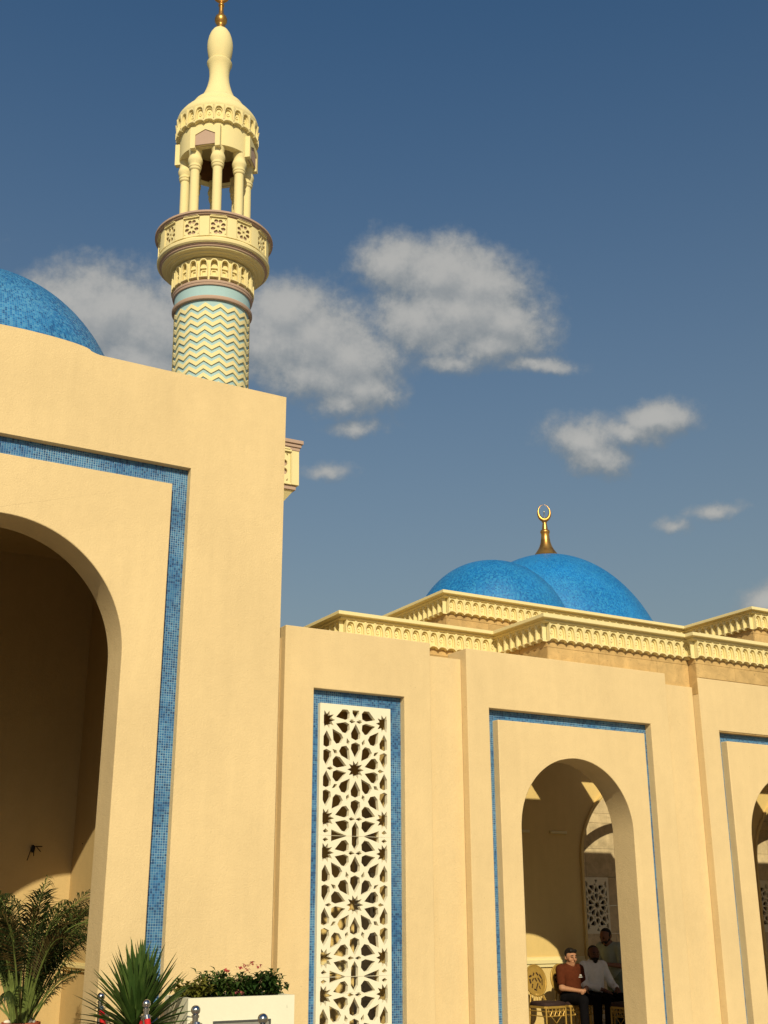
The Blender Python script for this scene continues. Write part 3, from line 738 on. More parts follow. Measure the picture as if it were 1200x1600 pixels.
# open lantern
colm = MB().lathe([(.105, 12.10), (.105, 12.16), (.085, 12.20), (.080, 12.24), (.078, 13.66), (.092, 13.67), (.100, 13.69), (.098, 13.715), (.108, 13.725), (.110, 13.75), (.098, 13.765), (.102, 13.785), (.122, 13.83), (.126, 13.87), (.116, 13.91), (.102, 13.95), (.104, 13.99), (.118, 14.045), (.120, 14.07), (.08, 14.09)], 24).mesh('column', CREAM, 40)
for k in range(8):
    a = R(45*k)+VA+R(1); inst('column', colm, mi, (.525*math.sin(a), -.525*math.cos(a), 0), a)
MB().lathe([(.50, 14.068), (.640, 14.06), (.642, 14.075), (.642, 14.60), (.50, 14.60)], 64, cap=False).obj('lantern_drum', CREAM, mi, smooth=30)
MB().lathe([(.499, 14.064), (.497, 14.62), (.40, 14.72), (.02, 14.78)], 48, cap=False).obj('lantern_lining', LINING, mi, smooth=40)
# ring of cusped spandrels hanging between the columns
for k in range(4):
    a = R(90*k)+VA-R(19); M_ = Matrix.Rotation(a, 4, 'Z') @ Matrix.Translation((0, -.612, 0))
    fr = MB().plate([(-.26, 14.00), (-.175, 14.00), (-.175, 14.26), (0, 14.355), (.175, 14.26), (.175, 14.00), (.26, 14.00), (.26, 14.42), (-.26, 14.42)], [], -.055, .06, M_)
    fr.obj('window_frame', CREAM, mi)
    MB().plate([(-.18, 14.062), (.18, 14.062), (.18, 14.27), (0, 14.365), (-.18, 14.27)], [], -.040, .03, M_).obj('window_pane', MAUVE, mi)
nt = niche_mesh('niche', 2*math.pi*.70/26, .325, .070, CREAM)
MB().lathe([(.60, 14.50), (.641, 14.50), (.641, 14.84), (.60, 14.84)], 64).obj('frieze_drum', CREAM, mi, smooth=40)
for k in range(26):
    a = 2*math.pi*k/26+VA; inst('niche', nt, mi, (.640*math.sin(a), -.640*math.cos(a), 14.505), a)
MB().lathe([(.60, 14.828), (.705, 14.828), (.714, 14.85), (.710, 14.89), (.690, 14.95), (.652, 15.01), (.605, 15.07), (.555, 15.12), (.523, 15.14), (.492, 15.142), (.490, 15.18), (.475, 15.24), (.440, 15.30), (.395, 15.345), (.362, 15.36), (.322, 15.362), (.318, 15.40), (.288, 15.49), (.250, 15.58), (.218, 15.68), (.196, 15.77), (.181, 15.86), (.174, 15.96), (.182, 16.10), (.205, 16.18), (.222, 16.225), (.226, 16.25), (.218, 16.265), (.178, 16.268)], 64).obj('stepped_cap', CREAM, mi, smooth=35)
MB().lathe([(.172, 16.262), (.190, 16.33), (.212, 16.43), (.226, 16.54), (.230, 16.63), (.224, 16.72), (.205, 16.82), (.175, 16.91), (.135, 16.98), (.09, 17.02)], 48).obj('bulb', CREAM, mi, smooth=50)
fi = MB().lathe([(.085, 17.015), (.082, 17.06), (.070, 17.10), (.068, 17.12), (.09, 17.15), (.112, 17.20), (.114, 17.25), (.098, 17.30), (.065, 17.33), (.052, 17.36), (.044, 17.42), (.040, 17.54), (.055, 17.555), (.055, 17.575), (.042, 17.59), (.035, 17.65), (.02, 17.68)], 32).obj('finial', GOLD, mi, smooth=45)
mb = MB(); crescent(mb, 17.88, .15, 0, 0, .045); mb.obj('crescent', GOLD, fi, smooth=60, rotz=R(-28))

# ------------------------------------------------------------------ white planter with shrubs
plt = thing('planter', 'white rendered planter box with flowering shrubs beside the tall portal', 'planter', (4.153, 10.9, 0))
PL, PD, PH = 1.065, .62, .985
pb = MB(); t_ = .06
pb.box(0, PL, 0, t_, 0, PH); pb.box(0, PL, PD-t_, PD, 0, PH); pb.box(0, t_, t_+.001, PD-t_-.001, 0, PH-.001); pb.box(PL-t_, PL, t_+.001, PD-t_-.001, 0, PH-.001); pb.obj('box', PLANTER, plt)
MB().box(t_, PL-t_, t_, PD-t_, .2, PH-.06).obj('soil', SOIL, plt)
fr = MB(); fr.plate(rect(.245, .82, .30, .786), [rect(.262, .803, .317, .769)], -.014, .002); fr.obj('plate_frame', DARK_STEEL, plt)
MB().box(.258, .807, -.007, .003, .313, .773).obj('plate', GLASSPLATE, plt)

def leaf_quad(mb, base, dirv, L, w, droop=.2, fold=.15):
    d = Vector(dirv).normalized(); side = d.cross(Vector((0, 0, 1)));
    if side.length < .05: side = Vector((1, 0, 0))
    side.normalize(); nrm = side.cross(d)
    base = Vector(base); p1 = base+d*L*.45+nrm*w*fold; p2 = base+d*L-Vector((0, 0, L*droop))
    mb.add([base, p1-side*w*.5+nrm*w*.2, p1, p1+side*w*.5+nrm*w*.2, p2], [(0, 1, 2), (0, 2, 3), (1, 4, 2), (2, 4, 3)])
def shrub(x, y, z, w, h, lm, label, n=260, flowers=0, leafL=.085, seed=1, fl_pos=None):
    rnd = random.Random(seed); r = thing('shrub', label, 'shrub', (x, y, z))
    st = MB(); fo = MB()
    tips = []
    for i in range(9):
        a = rnd.uniform(0, 6.28); q_ = rnd.uniform(.15, .95); tip = Vector((w*.5*q_*math.cos(a), w*.36*q_*math.sin(a), h*rnd.uniform(.45, .98)*(1-.35*q_*q_))); tips.append(tip)
        st.tube([(0, 0, -.06), tip*.5+Vector((0, 0, .01)), tip], [.010, .007, .004], 5)
        for k in range(int(n*1.7)//9):
            t = rnd.uniform(.25, 1.02); p = tip*t; az = rnd.uniform(0, 6.28); el = rnd.uniform(-.35, 1.0)
            d = (math.cos(az)*math.cos(el), math.sin(az)*math.cos(el), math.sin(el)); L = leafL*rnd.uniform(.6, 1.2)
            p = p+Vector((rnd.uniform(-.05, .05), rnd.uniform(-.04, .04), rnd.uniform(-.03, .03))); leaf_quad(fo, p, d, L, L*rnd.uniform(.36, .56), rnd.uniform(.05, .4))
    st.obj('stem', BARK, r); fo.obj('foliage', lm, r)
    for i in range(flowers):
        fl = MB(); c = fl_pos[i] if fl_pos else tips[i % len(tips)]+Vector((0, 0, .03))
        for k in range(9):
            az = rnd.uniform(0, 6.28); el = rnd.uniform(-.3, 1.3); leaf_quad(fl, Vector(c)+Vector((rnd.uniform(-.02, .02), rnd.uniform(-.02, .02), rnd.uniform(-.015, .015))), (math.cos(az)*math.cos(el), math.sin(az)*math.cos(el), math.sin(el)), .034, .026, .1)
        fl.obj('flower', PETAL, r)
    return r
zq = PH-.05
shrub(4.33, 11.17, zq, .40, .19, LEAF_CROTON, 'low yellow green shrub at the left end of the white planter', 230, seed=3, leafL=.095)
shrub(4.52, 11.24, zq, .36, .30, LEAF_BUSH, 'tallest dark green leafy shrub left of the middle of the white planter', 300, seed=5)
shrub(4.72, 11.16, zq, .34, .25, LEAF_BUSH, 'green shrub with coral flowers in the middle of the white planter', 300, 4, seed=8, fl_pos=[(-.02, -.14, .075), (-.1, 0, .26), (.04, .02, .27), (.12, .03, .26)])
shrub(4.90, 11.20, zq, .36, .28, LEAF_BUSH, 'green shrub with red flower tops right of the middle of the white planter', 300, 3, seed=12, fl_pos=[(-.07, 0, .30), (0, .03, .315), (.07, -.02, .29)])
shrub(5.10, 11.20, zq, .28, .27, LEAF_BUSH, 'dark green shrub leaning over the right end of the white planter', 220, seed=15)

# ------------------------------------------------------------------ sword-leaf plant in front of the portal
yu = thing('sword_leaf_plant', 'dense green sword leaved plant between the red rope posts and the portal', 'plant', (3.73, 11.05, 0))
MB().lathe([(.15, 0), (.19, .30), (.21, .36), (.20, .37), (.16, .34), (.02, .34)], 28).obj('pot', TERRACOTTA, yu, smooth=40)
MB().tube([(0, 0, .3), (.01, 0, .55), (0, .01, .86)], [.05, .042, .035], 9).obj('stem', BARK, yu, smooth=50)
def sword_mesh(L, w, bend):
    mb = MB(); vs = []; n = 7
    for i in range(n+1):
        t = i/n; ww = w*(.55+.45*math.sin(min(1, t*2.2)*math.pi/2))*(1-t**3.2)**.8/2+.0006
        x = L*t; z = -bend*L*t*t
        vs += [(x, -ww, z+ww*.55), (x, 0, z), (x, ww, z+ww*.55)]
    fs = []
    for i in range(n): a = 3*i; fs += [(a, a+3, a+4, a+1), (a+1, a+4, a+5, a+2)]
    mb.add(vs, fs); return mb.mesh('leaf', LEAF_YUCCA, 60)
swm = [sword_mesh(.60, .046, .05), sword_mesh(.62, .044, .12), sword_mesh(.56, .048, .25), sword_mesh(.50, .044, .40)]
rnd = random.Random(21)
for i in range(240):
    t = i/239; el = R(84-88*t**1.25+rnd.uniform(-7, 7)); az = i*2.39996+rnd.uniform(-.2, .2)
    k = 0 if el > R(58) else 1 if el > R(35) else 2 if el > R(12) else 3
    zb = .86-.30*t; sc = rnd.uniform(.86, 1.10)*(1.0-.10*t)
    M_ = Matrix.Translation((rnd.uniform(-.05, .05), rnd.uniform(-.05, .05), zb)) @ Matrix.Rotation(az, 4, 'Z') @ Matrix.Rotation(-el, 4, 'Y') @ Matrix.Translation((.02, 0, 0)) @ Matrix.Rotation(rnd.uniform(-.35, .35), 4, 'X') @ Matrix.Scale(sc, 4)
    inst('leaf', swm[k], yu, mw=M_)

# ------------------------------------------------------------------ potted areca palm inside the arch
pa = thing('potted_palm', 'bushy areca palm in a terracotta pot just inside the big arch', 'potted palm', (3.33, 13.6, 0))
MB().lathe([(.14, 0), (.17, .40), (.185, .58), (.20, .59), (.20, .648), (.185, .650), (.17, .60), (.02, .60)], 36).obj('pot', TERRACOTTA, pa, smooth=40)
pbm = MB(); rnd = random.Random(4)
for i in range(26):
    a = rnd.uniform(0, 6.28); rr = rnd.uniform(0, .16); pbm.ball((rr*math.cos(a), rr*math.sin(a), .615+rnd.uniform(0, .05)), (rnd.uniform(.02, .045), rnd.uniform(.02, .04), rnd.uniform(.02, .04)), 7, 5)
tag(pbm.obj('pebbles', PEBBLE, pa, smooth=60), kind=None)
def frond(az, el0, L, arch, rnd, dry=False, base=(0, 0, .62)):
    n = 26; pts = []; p = Vector(base); el = el0
    for i in range(n+1):
        pts.append(p.copy()); d = Vector((math.cos(az)*math.cos(el), math.sin(az)*math.cos(el), math.sin(el))); p = p+d*(L/n); el -= arch/n*(.10+2.4*(i/n)**2.0)
    st = MB(); st.tube(pts, [.011*(1-.85*i/n)+.0018 for i in range(n+1)], 5)
    so_ = st.obj('stalk', STEM_PALM, pa, smooth=60)
    lf = MB(); side0 = Vector((-math.sin(az), math.cos(az), 0))
    tw = rnd.uniform(-1.0, 1.0)
    for i in range(int(n*.42), n+1):
        t = (i-n*.42)/(n*.58)
        for sub in (0, .5):
            if i == n and sub: continue
            pp = pts[i].lerp(pts[min(i+1, n)], sub); tan = (pts[min(i+1, n)]-pts[max(i-1, 0)]).normalized()
            nrm = side0.cross(tan).normalized()
            for sg in (-1, 1):
                s2 = (side0*math.cos(tw)+nrm*math.sin(tw)*sg)*sg
                ang = R(62-34*t+rnd.uniform(-6, 6)); ln = .27*math.sin(math.pi*(.20+.72*t))**.8*rnd.uniform(.85, 1.1)*L/1.35
                d = (tan*math.cos(ang)+s2*math.sin(ang)+nrm*rnd.uniform(-.15, .45)).normalized(); w = .013
                wd = d.cross(nrm).normalized()*w/2
                a = pp; b_ = pp+d*ln*.5; c_ = pp+d*ln-Vector((0, 0, ln*rnd.uniform(.15, .55)))
                lf.add([a-wd*.4, a+wd*.4, b_+wd, b_-wd, c_], [(0, 1, 2, 3), (3, 2, 4)])
    lo = lf.obj('frond', LEAF_PALM_DRY if dry else LEAF_PALM, pa); so_.parent = lo
for i in range(70):
    az = rnd.uniform(0, 6.28) if i > 9 else R(-160+36*i); el = R(rnd.uniform(64, 89)) if i < 62 else R(rnd.uniform(40, 66))
    L = rnd.uniform(1.0, 1.72) if i < 62 else rnd.uniform(.6, 1.0); arch = rnd.uniform(.8, 2.1)
    r0 = rnd.uniform(.02, .1); frond(az, el, L, arch, rnd, dry=(i % 6 == 5), base=(r0*math.cos(az), r0*math.sin(az), .60))

# ------------------------------------------------------------------ rope posts
def rope_post(name_label):
    r = thing('rope_post', name_label, 'barrier post', (0, 0, 0), 0, 'rope posts in front of the portal')
    MB().lathe([(.165, 0), (.165, .012), (.14, .025), (.04, .035), (.025, .05)], 32).obj('base', STEEL, r, smooth=35)
    MB().lathe([(.0235, .03), (.0235, .925), (.030, .927), (.030, .945), (.018, .95)], 20).obj('post', STEEL, r, smooth=35)
    MB().lathe([(.030, .878), (.056, .880), (.056, .886), (.030, .888)], 24).obj('hook_ring', DARK_STEEL, r, smooth=35)
    MB().ball((0, 0, .982), .0375, 24, 16).obj('ball', STEEL, r, smooth=180)
    return r
posts = [(3.579, 11.668), (3.61, 10.467), (3.692, 9.516), (3.789, 8.435)]
labels = ['steel rope post farthest back, left of the sword leaved plant', 'steel rope post standing in front of the sword leaved plant', 'steel rope post in front of the left edge of the white planter', 'nearest steel rope post, its ball over the white planter plate']
p0 = rope_post(labels[0])
for i, (x, y) in enumerate(posts):
    o = p0 if i == 0 else copy_tree(p0); o.location = (x, y, 0); o['label'] = labels[i]
rl = ['red velvet rope hanging from the farthest steel post', 'red velvet rope between the second and third steel posts', 'red velvet rope between the third and the nearest steel posts']
for i in range(3):
    (xa, ya), (xb, yb) = posts[i], posts[i+1]; a = Vector((xa, ya, .87)); b = Vector((xb, yb, .87)); d = (b-a).normalized(); a += d*.035; b -= d*.035
    pts = []
    for k in range(25):
        t = k/24; p = a.lerp(b, t); p.z -= .42*(1-(2*t-1)**2)**.9; pts.append(p)
    r = thing('barrier_rope', rl[i], 'rope', (0, 0, 0), 0, 'red barrier ropes')
    MB().tube(pts, .027, 12).obj('rope', ROPE, r, smooth=60)
    for e, q_ in ((0, 1), (-1, -2)):
        MB().tube([pts[e]+(pts[e]-pts[q_]).normalized()*.02, pts[e].lerp(pts[q_], .15)], .029, 12).obj('end_cap', STEEL, r, smooth=60)

# ------------------------------------------------------------------ banquet chairs
def chair(label):
    r = thing('chair', label, 'chair', (0, 0, 0), 0, 'gold banquet chairs under the arch')
    st = MB(); st.v = []
    prof = [(-.20, -.20), (.20, -.20), (.19, .19), (-.19, .19)]
    def rr(k, z): return [(x*k, y*k, z) for x, y in [( -.17, -.205), (.17, -.205), (.205, -.17), (.195, .16), (.16, .195), (-.16, .195), (-.195, .16), (-.205, -.17)]]
    vs = rr(.98, .470)+rr(1.0, .485)+rr(.97, .515)+rr(.75, .53); fs = [tuple(range(7, -1, -1)), tuple(range(24, 32))]
    for j in range(3):
        for i in range(8): i2 = (i+1) % 8; fs.append((j*8+i, j*8+i2, j*8+8+i2, j*8+8+i))
    MB().add(vs, fs).obj('cushion', CUSHION, r, smooth=50)
    MB().plate([(x*1.0, y) for x, y, z in rr(1.0, 0)], [], -.03, 0, Matrix.Translation((0, 0, .44)) @ Matrix.Rotation(R(-90), 4, 'X')).obj('seat_frame', CHAIR_GOLD, r)
    for sx in (-1, 1):
        MB().tube([(sx*.185, -.185, .455), (sx*.185, -.187, .25), (sx*.19, -.195, 0)], [.015, .013, .011], 8).obj('leg', CHAIR_GOLD, r, smooth=60)
        MB().tube([(sx*.10, .235, .66), (sx*.15, .20, .52), (sx*.175, .18, .44), (sx*.185, .19, .22), (sx*.19, .235, 0)], [.013, .014, .014, .013, .011], 8).obj('leg', CHAIR_GOLD, r, smooth=60)
    # open fret apron under the seat
    ap = MB()
    for z in (.40, .335): ap.tube([(-.185, -.188, z), (.185, -.188, z)], .008, 6)
    for k in range(5):
        x = -.14+.07*k; ap.tube([(x, -.188, .455), (x, -.188, .40)], .007, 6)
    for k in range(4): x = -.15+.08*k; ap.tube([(x, -.188, .40), (x+.035, -.188, .335), (x+.07, -.188, .40)], .007, 6)
    ap.tube([(-.10, -.188, .335), (0, -.188, .24), (.10, -.188, .335)], .007, 6)
    for sx in (-1, 1):
        ap.tube([(sx*.187, -.185, .335), (sx*.182, .185, .335)], .008, 6); ap.tube([(sx*.187, -.185, .40), (sx*.182, .185, .40)], .008, 6)
    ap.obj('apron', CHAIR_GOLD, r, smooth=50)
    # oval back
    TB = Matrix.Translation((0, .235, .80)) @ Matrix.Rotation(R(-10), 4, 'X')
    MB().tube([(.195*math.cos(R(a)), 0, .215*math.sin(R(a))) for a in range(0, 360, 10)], .014, 8, TB, closed=True).obj('back_ring', CHAIR_GOLD, r, smooth=60)
    H = []
    for (x, z, w, h, a) in ((-.095, .06, .05, .022, 20), (-.03, .085, .022, .04, -35), (.04, .09, .05, .02, -50), (.10, .05, .06, .022, -60), (-.11, -.01, .03, .05, 10), (-.055, .01, .045, .018, 50), (.0, .01, .022, .05, 30), (.065, .0, .07, .02, -60), (.115, -.03, .02, .07, -10), (-.08, -.075, .022, .05, -20), (.01, -.08, .075, .02, 60), (.055, -.10, .02, .04, 20), (-.03, -.13, .05, .018, -20)):
        ca, sa = math.cos(R(a)), math.sin(R(a)); H.append([(x+ca*p-sa*q_, z+sa*p+ca*q_) for p, q_ in ((-w*.58, -h*.62), (w*.58, -h*.62), (w*.58, h*.62), (-w*.58, h*.62))])
    H2 = []
    for h_ in H:
        if not any(overlap(h_, o) for o in H2): H2.append(h_)
    MB().plate([(.188*math.cos(R(a)), .208*math.sin(R(a))) for a in range(0, 360, 12)], H2, -.006, .006, TB).obj('back_panel', CHAIR_GOLD, r)
    MB().plate([(.180*math.cos(R(a)), .200*math.sin(R(a))) for a in range(0, 360, 12)], [], .010, .022, TB).obj('dark_back_plate', CUSHION, r)  # dark plate added behind the back panel to darken its cut-outs
    sp = MB()
    for x in (-.08, -.04, .0, .04, .08): sp.tube([(x*.8, .20, .62), (x*1.3, .185, .54), (x*1.1, .19, .465)], .007, 6)
    sp.obj('spindle', CHAIR_GOLD, r, smooth=50)
    return r
chairs = [(11.27, 15.0, 4, 'empty gold oval backed chair left of the seated men'), (11.76, 15.03, 0, 'gold chair under the man in the rust brown shirt'), (12.22, 15.05, -4, 'gold chair under the man in the white shirt'), (12.13, 14.19, -88, 'gold chair edge in front of the standing man')]
ch0 = chair(chairs[0][3])
for i, (x, y, a, lb) in enumerate(chairs):
    o = ch0 if i == 0 else copy_tree(ch0); o.location = (x, y, 0); o.rotation_euler.z = R(a); o['label'] = lb

# ------------------------------------------------------------------ people
def sdf_mesh(prims, vox, k=.02):
    """one continuous skin round tapered capsules (a,b,ra,rb) and ellipsoids (c,(rx,ry,rz))"""
    lo = np.full(3, 1e9); hi = -lo
    for p in prims:
        if p[0] == 'c': pts = np.array([p[1], p[2]]); r = max(p[3], p[4])
        else: pts = np.array([p[1]]); r = max(p[2])
        lo = np.minimum(lo, pts.min(0)-r-.03); hi = np.maximum(hi, pts.max(0)+r+.03)
    n = np.ceil((hi-lo)/vox).astype(int)+1
    F = np.full(n, .12, np.float32)
    for p in prims:
        if p[0] == 'c': pts = np.array([p[1], p[2]]); r = max(p[3], p[4]); kk = p[5] if len(p) > 5 else k
        else: pts = np.array([p[1]]); r = max(p[2]); kk = p[3] if len(p) > 3 else k
        a = np.maximum(((pts.min(0)-r-.06-lo)/vox).astype(int), 0); b = np.minimum(((pts.max(0)+r+.06-lo)/vox).astype(int)+2, n)
        ax = [lo[i]+vox*np.arange(a[i], b[i]) for i in range(3)]
        X = np.stack(np.meshgrid(*ax, indexing='ij'), -1)
        if p[0] == 'c':
            A = np.array(p[1]); B = np.array(p[2]); AB = B-A; t = np.clip(((X-A)@AB)/max(AB@AB, 1e-9), 0, 1)
            d = np.linalg.norm(X-A-t[..., None]*AB, axis=-1)-(p[3]+(p[4]-p[3])*t)
        else:
            rr = np.array(p[2]); q = (X-np.array(p[1]))/rr; l = np.linalg.norm(q, axis=-1); g = np.linalg.norm(q/rr, axis=-1)
            d = l*(l-1)/np.maximum(g, 1e-6)
        sl_ = tuple(slice(a[i], b[i]) for i in range(3)); f = F[sl_]
        h = np.clip(.5+.5*(f-d)/kk, 0, 1); F[sl_] = f*(1-h)+d*h-kk*h*(1-h)
    # naive surface nets
    ins = F < 0; c = [np.s_[:-1], np.s_[1:]]
    cnt = np.zeros(np.array(F.shape)-1, np.int8)
    for i in (0, 1):
        for j in (0, 1):
            for l in (0, 1): cnt += ins[c[i], c[j], c[l]]
    act = (cnt > 0) & (cnt < 8); idx = -np.ones(act.shape, int); cells = np.argwhere(act); idx[act] = np.arange(len(cells))
    acc = np.zeros((len(cells), 3)); num = np.zeros(len(cells))
    corners = [(i, j, l) for i in (0, 1) for j in (0, 1) for l in (0, 1)]
    for A in corners:
        for B in corners:
            if sum(abs(A[i]-B[i]) for i in range(3)) == 1 and A < B:
                fa = F[tuple((cells+A).T)]; fb = F[tuple((cells+B).T)]; m_ = (fa < 0) != (fb < 0)
                t = np.where(m_, fa/np.where(fa == fb, 1, fa-fb), 0); P_ = np.array(A)+t[:, None]*(np.array(B)-np.array(A))
                acc[m_] += P_[m_]; num[m_] += 1
    V = lo+vox*(cells+acc/num[:, None]); faces = []
    for ax in range(3):
        o1, o2 = (ax+1) % 3, (ax+2) % 3
        s0 = [slice(None)]*3; s1 = [slice(None)]*3; s0[ax] = slice(0, -1); s1[ax] = slice(1, None)
        e = ins[tuple(s0)] != ins[tuple(s1)]
        E_ = np.argwhere(e); E_ = E_[(E_[:, o1] > 0) & (E_[:, o2] > 0) & (E_[:, o1] < F.shape[o1]-1) & (E_[:, o2] < F.shape[o2]-1)]
        d1 = np.zeros(3, int); d1[o1] = 1; d2 = np.zeros(3, int); d2[o2] = 1
        q = np.stack([idx[tuple((E_-d1-d2).T)], idx[tuple((E_-d2).T)], idx[tuple(E_.T)], idx[tuple((E_-d1).T)]], 1)
        fl = ins[tuple(E_.T)]; q = np.where(fl[:, None], q, q[:, ::-1]); faces.append(q)
    mb = MB(); mb.v = [tuple(v) for v in V]; mb.f = [tuple(int(i) for i in f) for f in np.concatenate(faces) if (f >= 0).all()]
    return mb
def C(a, b, ra, rb, k=None): return ('c', tuple(a), tuple(b), ra, rb) + ((k,) if k else ())
def E(c, r, k=None): return ('e', tuple(c), tuple(r)) + ((k,) if k else ())
def hand(wr, d, nrm, side):
    """palm, four unequal bent fingers and a thumb; d = direction of the fingers, nrm = back of the hand"""
    wr = Vector(wr); d = Vector(d).normalized(); nrm = Vector(nrm); nrm = (nrm-d*nrm.dot(d)).normalized(); s = d.cross(nrm)*side
    out = [C(wr, wr+d*.04, .024, .026), C(wr+d*.03+s*.020, wr+d*.085+s*.028, .017, .014, .012), C(wr+d*.03-s*.020, wr+d*.080-s*.030, .017, .013, .012), C(wr+d*.03, wr+d*.088, .018, .015, .012)]
    for i, L in enumerate((.068, .078, .072, .056)):
        b = wr+d*.085+s*(.031-.0205*i); m1 = b+(d*.93-nrm*.36)*L*.5; e = m1+(d*.55-nrm*.83)*L*.52
        out += [C(b-d*.01, m1, .0092, .0085, .005), C(m1, e, .0085, .0072, .005)]
    t0 = wr+d*.028+s*.028; t1 = t0+(d*.6+s*.75-nrm*.25)*.042; t2 = t1+(d*.92+s*.15-nrm*.35)*.034
    out += [C(t0, t1, .014, .011, .008), C(t1, t2, .011, .009, .005)]
    return out
def head_prims(c, face, pitch=0):
    """head about its centre c; face = horizontal facing direction, pitch = nod"""
    f = Vector((face[0], face[1], 0)).normalized(); s = f.cross(Vector((0, 0, 1))); c = Vector(c)
    Rm = Matrix.Rotation(-pitch, 3, s)
    def P_(fx, sx, z): return c+Rm @ (f*fx+s*sx+Vector((0, 0, z)))
    pr = [E(P_(-.018, 0, .028), (.088, .088, .092)), C(P_(.02, 0, .02), P_(.032, 0, -.062), .068, .046), C(P_(.052, 0, -.09), P_(.04, 0, -.075), .024, .04, .02),
          C(P_(.092, 0, .022), P_(.112, 0, -.018), .010, .0135, .008), C(P_(.075, -.03, .035), P_(.075, .03, .035), .016, .016, .015),
          C(P_(.084, -.016, -.052), P_(.084, .016, -.052), .0085, .0085, .006), E(P_(.05, .04, -.02), (.03, .025, .03)), E(P_(.05, -.04, -.02), (.03, .025, .03))]
    for sg in (-1, 1): pr.append(E(P_(-.012, sg*.082, -.002), (.020, .011, .032), .006))
    return pr, P_
def person(label, spec):
    r = thing('person', label, 'person', spec['loc'], spec.get('rotz', 0))
    J = spec['J']; pr = []
    hp, P_ = head_prims(J['head'], spec['face'], spec.get('pitch', 0)); pr += hp
    pr += [C(J['neck'], Vector(J['head'])+Vector((0, 0, -.07)), .056, .052), C(J['pelvis'], J['chest'], .125, .135, .05), C(J['shL'], J['shR'], .062, .062, .05), C(J['chest'], J['neck'], .12, .055, .05)]
    for sd_ in 'LR':
        pr += [C(J['sh'+sd_], J['el'+sd_], .052, .042), C(J['el'+sd_], J['wr'+sd_], .041, .027), C(J['hip'+sd_], J['kn'+sd_], .080, .056), C(J['kn'+sd_], J['an'+sd_], .053, .036), C(J['an'+sd_], J['toe'+sd_], .036, .030)]
        pr += hand(J['wr'+sd_], spec['hd'+sd_], spec['hn'+sd_], 1 if sd_ == 'L' else -1)
    sdf_mesh(pr, .0095, .016).obj('body', spec['skin'], r, smooth=180)
    # shirt
    e = .014; sh = [C(J['pelvis'], J['chest'], .135+e, .142+e, .06), C(J['shL'], J['shR'], .066+e, .066+e, .06), C(J['chest'], Vector(J['chest']).lerp(Vector(J['neck']), .72), .12+e, .060+e, .05), E(Vector(J['pelvis'])+Vector((0, 0, -.02)), (.165, .135, .10), .05)]
    for sd_ in 'LR':
        a, b, c_ = Vector(J['sh'+sd_]), Vector(J['el'+sd_]), Vector(J['wr'+sd_])
        if spec['long']: sh += [C(a, b, .064+e*.6, .056), C(b, b.lerp(c_, .62), .055, .047), C(b.lerp(c_, .56), b.lerp(c_, .66), .052, .052, .006)]
        else: sh += [C(a, a.lerp(b, .70), .066+e*.6, .064)]
    so_ = sdf_mesh(sh, .0115, .022).obj('shirt', spec['shirt'], r, smooth=180)
    if spec.get('collar'):
        n_ = Vector(J['neck']); MB().tube([n_+Vector((.075*math.cos(R(a)), .072*math.sin(R(a))-.005, .028-.02*math.sin(R(a+180)) if False else .03+.012*math.sin(R(a)))) for a in range(-70, 251, 20)], .013, 7).obj('collar', spec['shirt'], r, smooth=60)
        bt = MB()
        for i in range(4):
            q_ = Vector(J['neck']).lerp(Vector(J['pelvis']), .2+.2*i)+Vector((0, -.152-.003*i, 0)); bt.ball(q_, (.006, .004, .006), 7, 5)
        bt.obj('button', PRINT, so_)
    tr = [C(J['hipL'], J['hipR'], .115, .115, .05)]
    for sd_ in 'LR': tr += [C(J['hip'+sd_], J['kn'+sd_], .096, .072, .03), C(J['kn'+sd_], J['an'+sd_], .070, .056, .03)]
    tr.append(C(J['pelvis'], Vector(J['pelvis'])+Vector((0, 0, .04)), .135, .13, .05))
    sdf_mesh(tr, .0125, .02).obj('trousers', spec['trouser'], r, smooth=180)
    shs = []
    for sd_ in 'LR': shs = [C(J['an'+sd_], Vector(J['an'+sd_])+Vector((0, 0, -.03)), .045, .045), C(Vector(J['an'+sd_])+Vector((0, 0, -.045)), J['toe'+sd_], .040, .036)]; sdf_mesh(shs, .011, .02).obj('shoe', SHOE, r, smooth=180)
    # hair cap, brows, eyes
    hs = [E(P_(-.030, 0, .046), (.088, .0905, .092)), E(P_(-.052, 0, -.005), (.060, .084, .070)), C(P_(.045, -.040, .098), P_(.045, .035, .104), .026, .030), C(P_(-.01, .078, .03), P_(.0, .077, -.005), .016, .010), C(P_(-.01, -.078, .03), P_(.0, -.077, -.005), .016, .010)]
    if spec.get('short'): hs = [E(P_(-.030, 0, .034), (.0865, .0895, .093)), E(P_(-.055, 0, -.005), (.056, .081, .064)), C(P_(-.01, .077, .03), P_(.0, .076, -.005), .015, .009), C(P_(-.01, -.077, .03), P_(.0, -.076, -.005), .015, .009)]
    sdf_mesh(hs, .009, .02).obj('hair', HAIR, r, smooth=180)
    for sg in (-1, 1):
        MB().ball(P_(.0825, sg*.033, .020), (.0105, .0105, .0075), 9, 6).obj('eye', EYE, r, smooth=180)
        MB().tube([P_(.090, sg*.014, .040), P_(.092, sg*.034, .046), P_(.080, sg*.052, .040)], [.005, .0055, .003], 6).obj('eyebrow', HAIR, r, smooth=60)
    if spec.get('beard'):
        sdf_mesh([C(P_(.058, 0, -.095), P_(.045, 0, -.075), .026, .042, .02), C(P_(.07, -.03, -.055), P_(.01, -.066, -.03), .022, .020), C(P_(.07, .03, -.055), P_(.01, .066, -.03), .022, .020), C(P_(.086, -.022, -.038), P_(.086, .022, -.038), .009, .009)], .008, .02).obj('beard', HAIR, r, smooth=180)
    return r, P_

